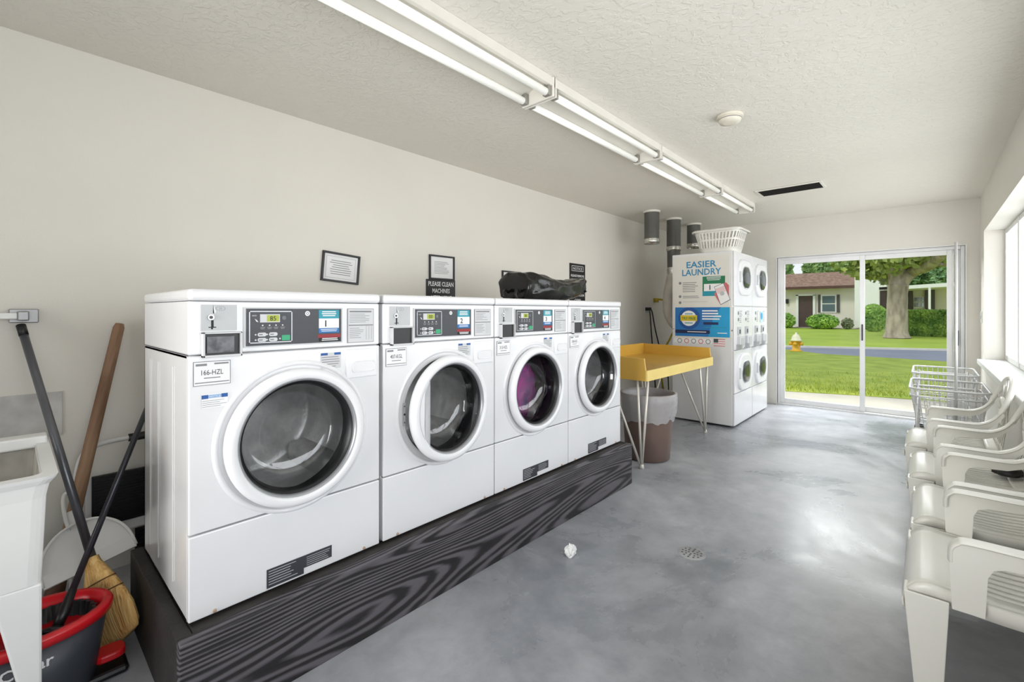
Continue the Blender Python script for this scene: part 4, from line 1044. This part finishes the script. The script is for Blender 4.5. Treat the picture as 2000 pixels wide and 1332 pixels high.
def wallpoly(name, pix, y, dep, mt, par):
    c = M1(mt); P_ = [on_y(u, v, y) for u, v in pix]
    c.prism([(p.x, p.z) for p in P_], lambda p, q_, s_: (p, s_, q_), y, y + dep); o = fixn(c.build(name)); o.parent = par; o.matrix_parent_inverse = Matrix.Translation(-par.location); return o
wallpoly('end_wall', [(1669, 640), (1669, 524), (1703, 524), (1709, 532), (1716, 545), (1727, 550), (1733, 560), (1733, 566), (1717, 566), (1717, 640)], Y2, .3, TRMW, h2)
wallpoly('carport_back', [(1717, 640), (1717, 563), (1905, 553), (1905, 640)], Y2 + 4, .2, HYW, h2)
wallpoly('dark_door', [(1718.5, 641), (1718.5, 566), (1738, 565), (1738, 641)], Y2 + 1, .1, DKBR, h2)
wallpoly('roof_beam', [(1717, 567), (1717, 561), (1905, 549), (1905, 557)], Y2, 4.2, TRMW, h2)
wallpoly('carport_wall', [(1764, 640), (1764, 566), (1773, 566), (1773, 640)], Y2 + .3, .2, TRMW, h2)
for u0, u1 in ((1813, 1818), (1872, 1878)): wallpoly('post', [(u0, 640), (u0, 562), (u1, 562), (u1, 640)], Y2, .25, TRMW, h2)
wn = wallpoly('window', [(1784, 602), (1784, 580), (1806, 579), (1806, 602)], Y2 + 3.9, .05, TRMW, h2)
for k in range(3):
    for j in range(2):
        o = wallpoly('pane', [(1786 + 7 * k, 591 - 10 * j + 8), (1786 + 7 * k, 591 - 10 * j), (1791 + 7 * k, 591 - 10 * j), (1791 + 7 * k, 591 - 10 * j + 8)], Y2 + 3.85, .04, WGL, h2); o.parent = wn; o.matrix_parent_inverse = Matrix()
wallpoly('shade_panel', [(1773, 640), (1773, 567), (1783, 566), (1783, 640)], Y2 + 3.8, .1, SHUT, h2)
wallpoly('shade_panel', [(1806, 640), (1806, 565), (1826, 564), (1826, 640)], Y2 + 3.8, .1, SHUT, h2)
# fire hydrant
HY = mat('hydrant_yellow', (234, 178, 52), .5, var=.05); HC = mat('hydrant_cream', (238, 230, 196), .5, var=.04)
t = thing('fire_hydrant', 'yellow fire hydrant with a cream bonnet on the lawn', 'fire hydrant', (-3.1, 17.0, -.02))
M1(HY).smooth().lathe([(.17, 0), (.17, .03), (.115, .04), (.11, .3), (.15, .31), (.15, .33)], ZF, 24, True, True).build('barrel', t)
M1(HC).smooth().lathe([(.16, .33), (.16, .36), (.13, .38), (.12, .45), (.08, .52), (.03, .55), (.028, .6), (.001, .6)], ZF, 24, True).build('bonnet', t)
for ax in ((1, 0), (-1, 0), (0, -1)):
    c = M1(HY).smooth(); c.tube([(ax[0] * .09, ax[1] * .09, .24), (ax[0] * .19, ax[1] * .19, .24)], .055, 14); c.build('nozzle', t)
# vegetation
def leafmat(n, a, b_): return mat(n, a, .85, rgb2=b_, vscale=1.6)
LF1 = leafmat('oak_leaves', (184, 192, 110), (124, 142, 76)); LF2 = leafmat('far_tree_leaves', (158, 182, 112), (98, 132, 84)); LF3 = leafmat('shrub_leaves', (176, 210, 100), (104, 152, 68)); LF4 = leafmat('hedge_leaves', (166, 194, 94), (86, 126, 62)); LF5 = leafmat('dark_tree_leaves', (146, 178, 120), (90, 126, 86))
BARK = mat('pale_oak_bark', (186, 172, 156), .9, rgb2=(136, 122, 108), vscale=5, stretch=(1, 1, .35), bump=.8, bscale=9)
BARK2 = mat('brown_bark', (120, 104, 90), .9, var=.15)
def leaves(mb, mt, c_, rad, n, sz, shell=.55, square=False):
    mb.m(mt)
    for k in range(n):
        d_ = Vector((random.gauss(0, 1), random.gauss(0, 1), random.gauss(0, 1))).normalized() * (random.random() ** .33 * (1 - shell) + shell)
        if square: d_ = Vector((random.uniform(-1, 1), random.uniform(-1, 1), random.uniform(-1, 1))); ax = random.randrange(3); d_[ax] = random.choice((-1, 1)) * random.uniform(.86, 1)
        p = Vector(c_) + Vector((d_.x * rad[0], d_.y * rad[1], d_.z * rad[2]))
        a = Vector((random.gauss(0, 1), random.gauss(0, 1), random.gauss(0, 1))).normalized(); b_ = a.orthogonal().normalized() if random.random() < .5 else a.cross(Vector((random.gauss(0, 1), 1, .3))).normalized()
        s_ = sz * random.uniform(.6, 1.3); mb.poly([p - a * s_, p + b_ * s_ * .55, p + a * s_, p - b_ * s_ * .55])
def lump(mb, mt, c_, rad, sub=3, amp=.2, fr=1.5):
    bm = bmesh.new(); bmesh.ops.create_icosphere(bm, subdivisions=sub, radius=1); mb.m(mt); mb.smooth()
    i = mb.pts([Vector(c_) + Vector(((v.co * (1 + amp * noise.noise(v.co * fr * 2 + Vector(c_)))) * 1)[q_] * rad[q_] for q_ in range(3)) for v in bm.verts])
    bm.verts.index_update()
    for f_ in bm.faces: mb.face([i[v.index] for v in f_.verts])
    bm.free(); mb.smooth(False)
def shrub(u, v0, v1, y, w_px, label, mt, n=700, sz=.12, stems=True):
    p, q_ = on_y(u, v1, y), on_y(u, v0, y); hw = w_px / 2 / FPX * (y / (CY + SY * (u - U0) / FPX)); hgt = q_.z - p.z
    t = thing('shrub', label, 'shrub', (p.x, p.y, .075))
    c = MB(); lump(c, mt, (0, 0, hgt * .5), (hw * .66, hw * .6, hgt * .38), 3, .4); leaves(c, mt, (0, 0, hgt * .5), (hw, hw * .85, hgt * .5), n * 2, sz * .8)
    c.build('foliage', t)
    c = M1(BARK2)
    for k in range(5): c.tube([(random.uniform(-.1, .1), random.uniform(-.1, .1), -.1), (random.uniform(-.4, .4) * hw, random.uniform(-.3, .3) * hw, hgt * .5)], .02, 5)
    c.build('stems', t); return t
shrub(1532, 608, 638, 36.5, 38, 'rounded green shrub at the house corner under the wall lamp', LF3)
shrub(1606, 611, 640, 36.2, 54, 'wide bright green shrub under the house window', LF3, 1000)
shrub(1655, 616, 639, 36.3, 20, 'thin straggly plant against the bare house wall', leafmat('straggly_leaves', (126, 140, 92), (92, 96, 72)), 130, .1)
shrub(1707, 586, 640, 33.5, 42, 'tall leafy green shrub in front of the white end wall', LF3, 1300)
# clipped hedge
p, q_ = on_y(1764, 645, 29.5), on_y(1905, 606, 29.5)
t = thing('hedge', 'long clipped dark green hedge beside the oak trunk', 'hedge', ((p.x + q_.x) / 2, 29.9, .05)); hw, hh = (q_.x - p.x) / 2, (on_y(1800, 606, 29.5).z - .05) / 2
c = MB(); c.m(LF4); c.box(-hw + .05, hw - .05, -.5, .5, 0, hh * 2 - .08); leaves(c, LF4, (0, 0, hh), (hw, .58, hh), 5200, .085, square=True); c.build('foliage', t)
# oak
ob = on_y(1751, 656, 27.0); t = thing('oak_tree', 'large oak with a thick pale trunk on the far lawn', 'tree', (ob.x, 27.0, .03))
def oq(u, v, dy=0): return on_y(u, v, 27.0 + dy) - Vector((ob.x, 27.0, .03))
k_ = 27.0 / (CY + SY * .84) / FPX
c = M1(BARK).smooth(); c.tube(smoothpath([oq(1751, 660), oq(1751, 648), oq(1752, 620), oq(1752, 590), oq(1753, 570), oq(1754, 556)], 5), [k_ * 27 / 1.3 * .0 + x for x in [.52, .5, .48, .46, .43, .41, .4, .4, .39, .39, .385, .38, .375, .37, .37, .365, .36, .36, .36, .36, .365, .37, .37, .38, .38, .39][:26]], 16); c.build('trunk', t)
for pts_, rr in (([oq(1753, 560), oq(1747, 540), oq(1744, 515), oq(1746, 480, 1)], (.3, .15)), ([oq(1755, 562), oq(1766, 545), oq(1785, 530), oq(1812, 520, -1), (oq(1838, 500, -2)), oq(1875, 470, -3)], (.3, .14)),
                 ([oq(1754, 556), oq(1758, 530), oq(1762, 500), oq(1768, 460)], (.26, .12)), ([oq(1812, 520, -1), oq(1835, 516), oq(1855, 520)], (.1, .05))):
    pp = smoothpath(pts_, 5); c = M1(BARK).smooth(); c.tube(pp, [rr[0] + (rr[1] - rr[0]) * k / len(pp) for k in range(len(pp))], 10); c.build('branch', t)
c = MB()
for u, v, dy, rx, rz, n in ((1705, 505, 0, 1.6, 1.0, 420), (1728, 528, .5, .7, .7, 220), (1735, 495, 1, 1.4, .8, 420), (1775, 488, -1, 1.6, .8, 420), (1800, 498, 1.5, 1.2, .7, 300), (1690, 520, 1, .7, .6, 160), (1830, 478, -1, 1.6, .6, 250), (1720, 455, 0, 2.5, 1.2, 500), (1790, 440, 0, 3, 1.3, 600), (1860, 470, 1, 1.6, 1, 300)):
    leaves(c, LF1, oq(u, v, dy), (rx, rx, rz), n, .17, .2)
c.build('crown', t)
# trees behind the houses
def fartree(u, v0, v1, y, wpx, label, mt, n=900):
    p, q_ = on_y(u, 640, y), on_y(u, v0, y); m_ = on_y(u, v1, y); sc_ = (y / (CY + SY * (u - U0) / FPX)) / FPX; hw = wpx / 2 * sc_
    t = thing('tree', label, 'tree', (p.x, y, .08), 0, 'trees behind the houses'); zc, hz = (q_.z + m_.z) / 2 - .08, (q_.z - m_.z) / 2
    c = MB(); lump(c, mt, (0, 0, zc), (hw * .85, hw * .6, hz * .85), 4, .35, 2.2); leaves(c, mt, (0, 0, zc), (hw, hw * .7, hz), n, .34, .6); c.build('crown', t)
    M1(BARK2).smooth().tube([(0, 0, 0), (0, 0, zc)], [.35, .2], 8).build('trunk', t); return t
fartree(1622, 488, 560, 52, 92, 'broad light green tree rising behind the brown-roofed house', LF2, 1500)
fartree(1522, 500, 560, 56, 44, 'small bushy tree at the edge of the doorway view, behind the brown roof', LF2, 700)
fartree(1668, 478, 560, 60, 60, 'taller dark tree behind the chimney side of the brown roof', LF5, 900)
fartree(1800, 470, 580, 54, 110, 'dense dark green tree behind the white carport', LF5, 1700)
fartree(1880, 450, 590, 50, 90, 'dense green tree behind the carport, partly hidden by the door frame', LF5, 1200)

# ================================================================ LIGHT, WORLD, CAMERA
def area(name, loc, rot, sx, sy, power, col=(1, 1, 1), spread=None):
    l = bpy.data.lights.new(name, 'AREA'); l.shape = 'RECTANGLE'; l.size = sx; l.size_y = sy; l.energy = power; l.color = col
    if spread: l.spread = R(spread)
    o = bpy.data.objects.new(name, l); COL.objects.link(o); o.location = loc; o.rotation_euler = rot; return o
area('window_daylight', (.95, 3.0, 1.3), (0, R(100), 0), 1.6, 7.2, 122, (1, .99, .97))
area('front_fill', (-1.15, FY - .1, 1.25), (R(93), 0, 0), 1.4, 1.9, 17, (1, .985, .96), 75)  # unseen fill lamp added behind the camera to brighten the back wall
area('back_door_daylight', (-.6, BY + 1.1, 2.7), (R(-60), 0, 0), 2.4, 1.2, 210, (1, 1, 1))
sun = bpy.data.lights.new('sun', 'SUN'); sun.energy = 1.2; sun.angle = R(12); sun.color = (1, .97, .9)
so = bpy.data.objects.new('sun', sun); COL.objects.link(so); so.rotation_euler = (R(38), R(-18), 0)
w = bpy.data.worlds.new('sky'); bpy.context.scene.world = w; w.use_nodes = True
nt = w.node_tree; N = nt.nodes; L = nt.links
tc = N.new('ShaderNodeTexCoord'); sp = N.new('ShaderNodeSeparateXYZ'); L.new(tc.outputs['Generated'], sp.inputs[0])
cr = N.new('ShaderNodeValToRGB'); cr.color_ramp.elements[0].color = (.95, .97, 1, 1); cr.color_ramp.elements[0].position = .0; cr.color_ramp.elements[1].color = (.62, .78, 1, 1); cr.color_ramp.elements[1].position = .9
L.new(sp.outputs[2], cr.inputs[0]); L.new(cr.outputs[0], N['Background'].inputs[0]); N['Background'].inputs[1].default_value = .9
cam = bpy.data.cameras.new('camera'); co = bpy.data.objects.new('camera', cam); COL.objects.link(co)
co.location = (0, 0, CAMH); co.rotation_euler = (R(90), 0, YAW)
cam.sensor_fit = 'HORIZONTAL'; cam.sensor_width = 36; cam.lens = FPX / 2000 * 36; cam.shift_y = -(666 - V0) / 2000; cam.clip_start = .05; cam.clip_end = 300
sc = bpy.context.scene; sc.camera = co
sc.view_settings.view_transform = 'Standard'; sc.view_settings.look = 'None'; sc.view_settings.exposure = .2
sc.cycles.max_bounces = 6; sc.cycles.diffuse_bounces = 4; sc.cycles.glossy_bounces = 3; sc.cycles.transparent_max_bounces = 10; sc.cycles.transmission_bounces = 3
sc.cycles.caustics_reflective = False; sc.cycles.caustics_refractive = False; sc.cycles.sample_clamp_indirect = 4
sc.cycles.use_denoising = True; sc.cycles.adaptive_threshold = .03
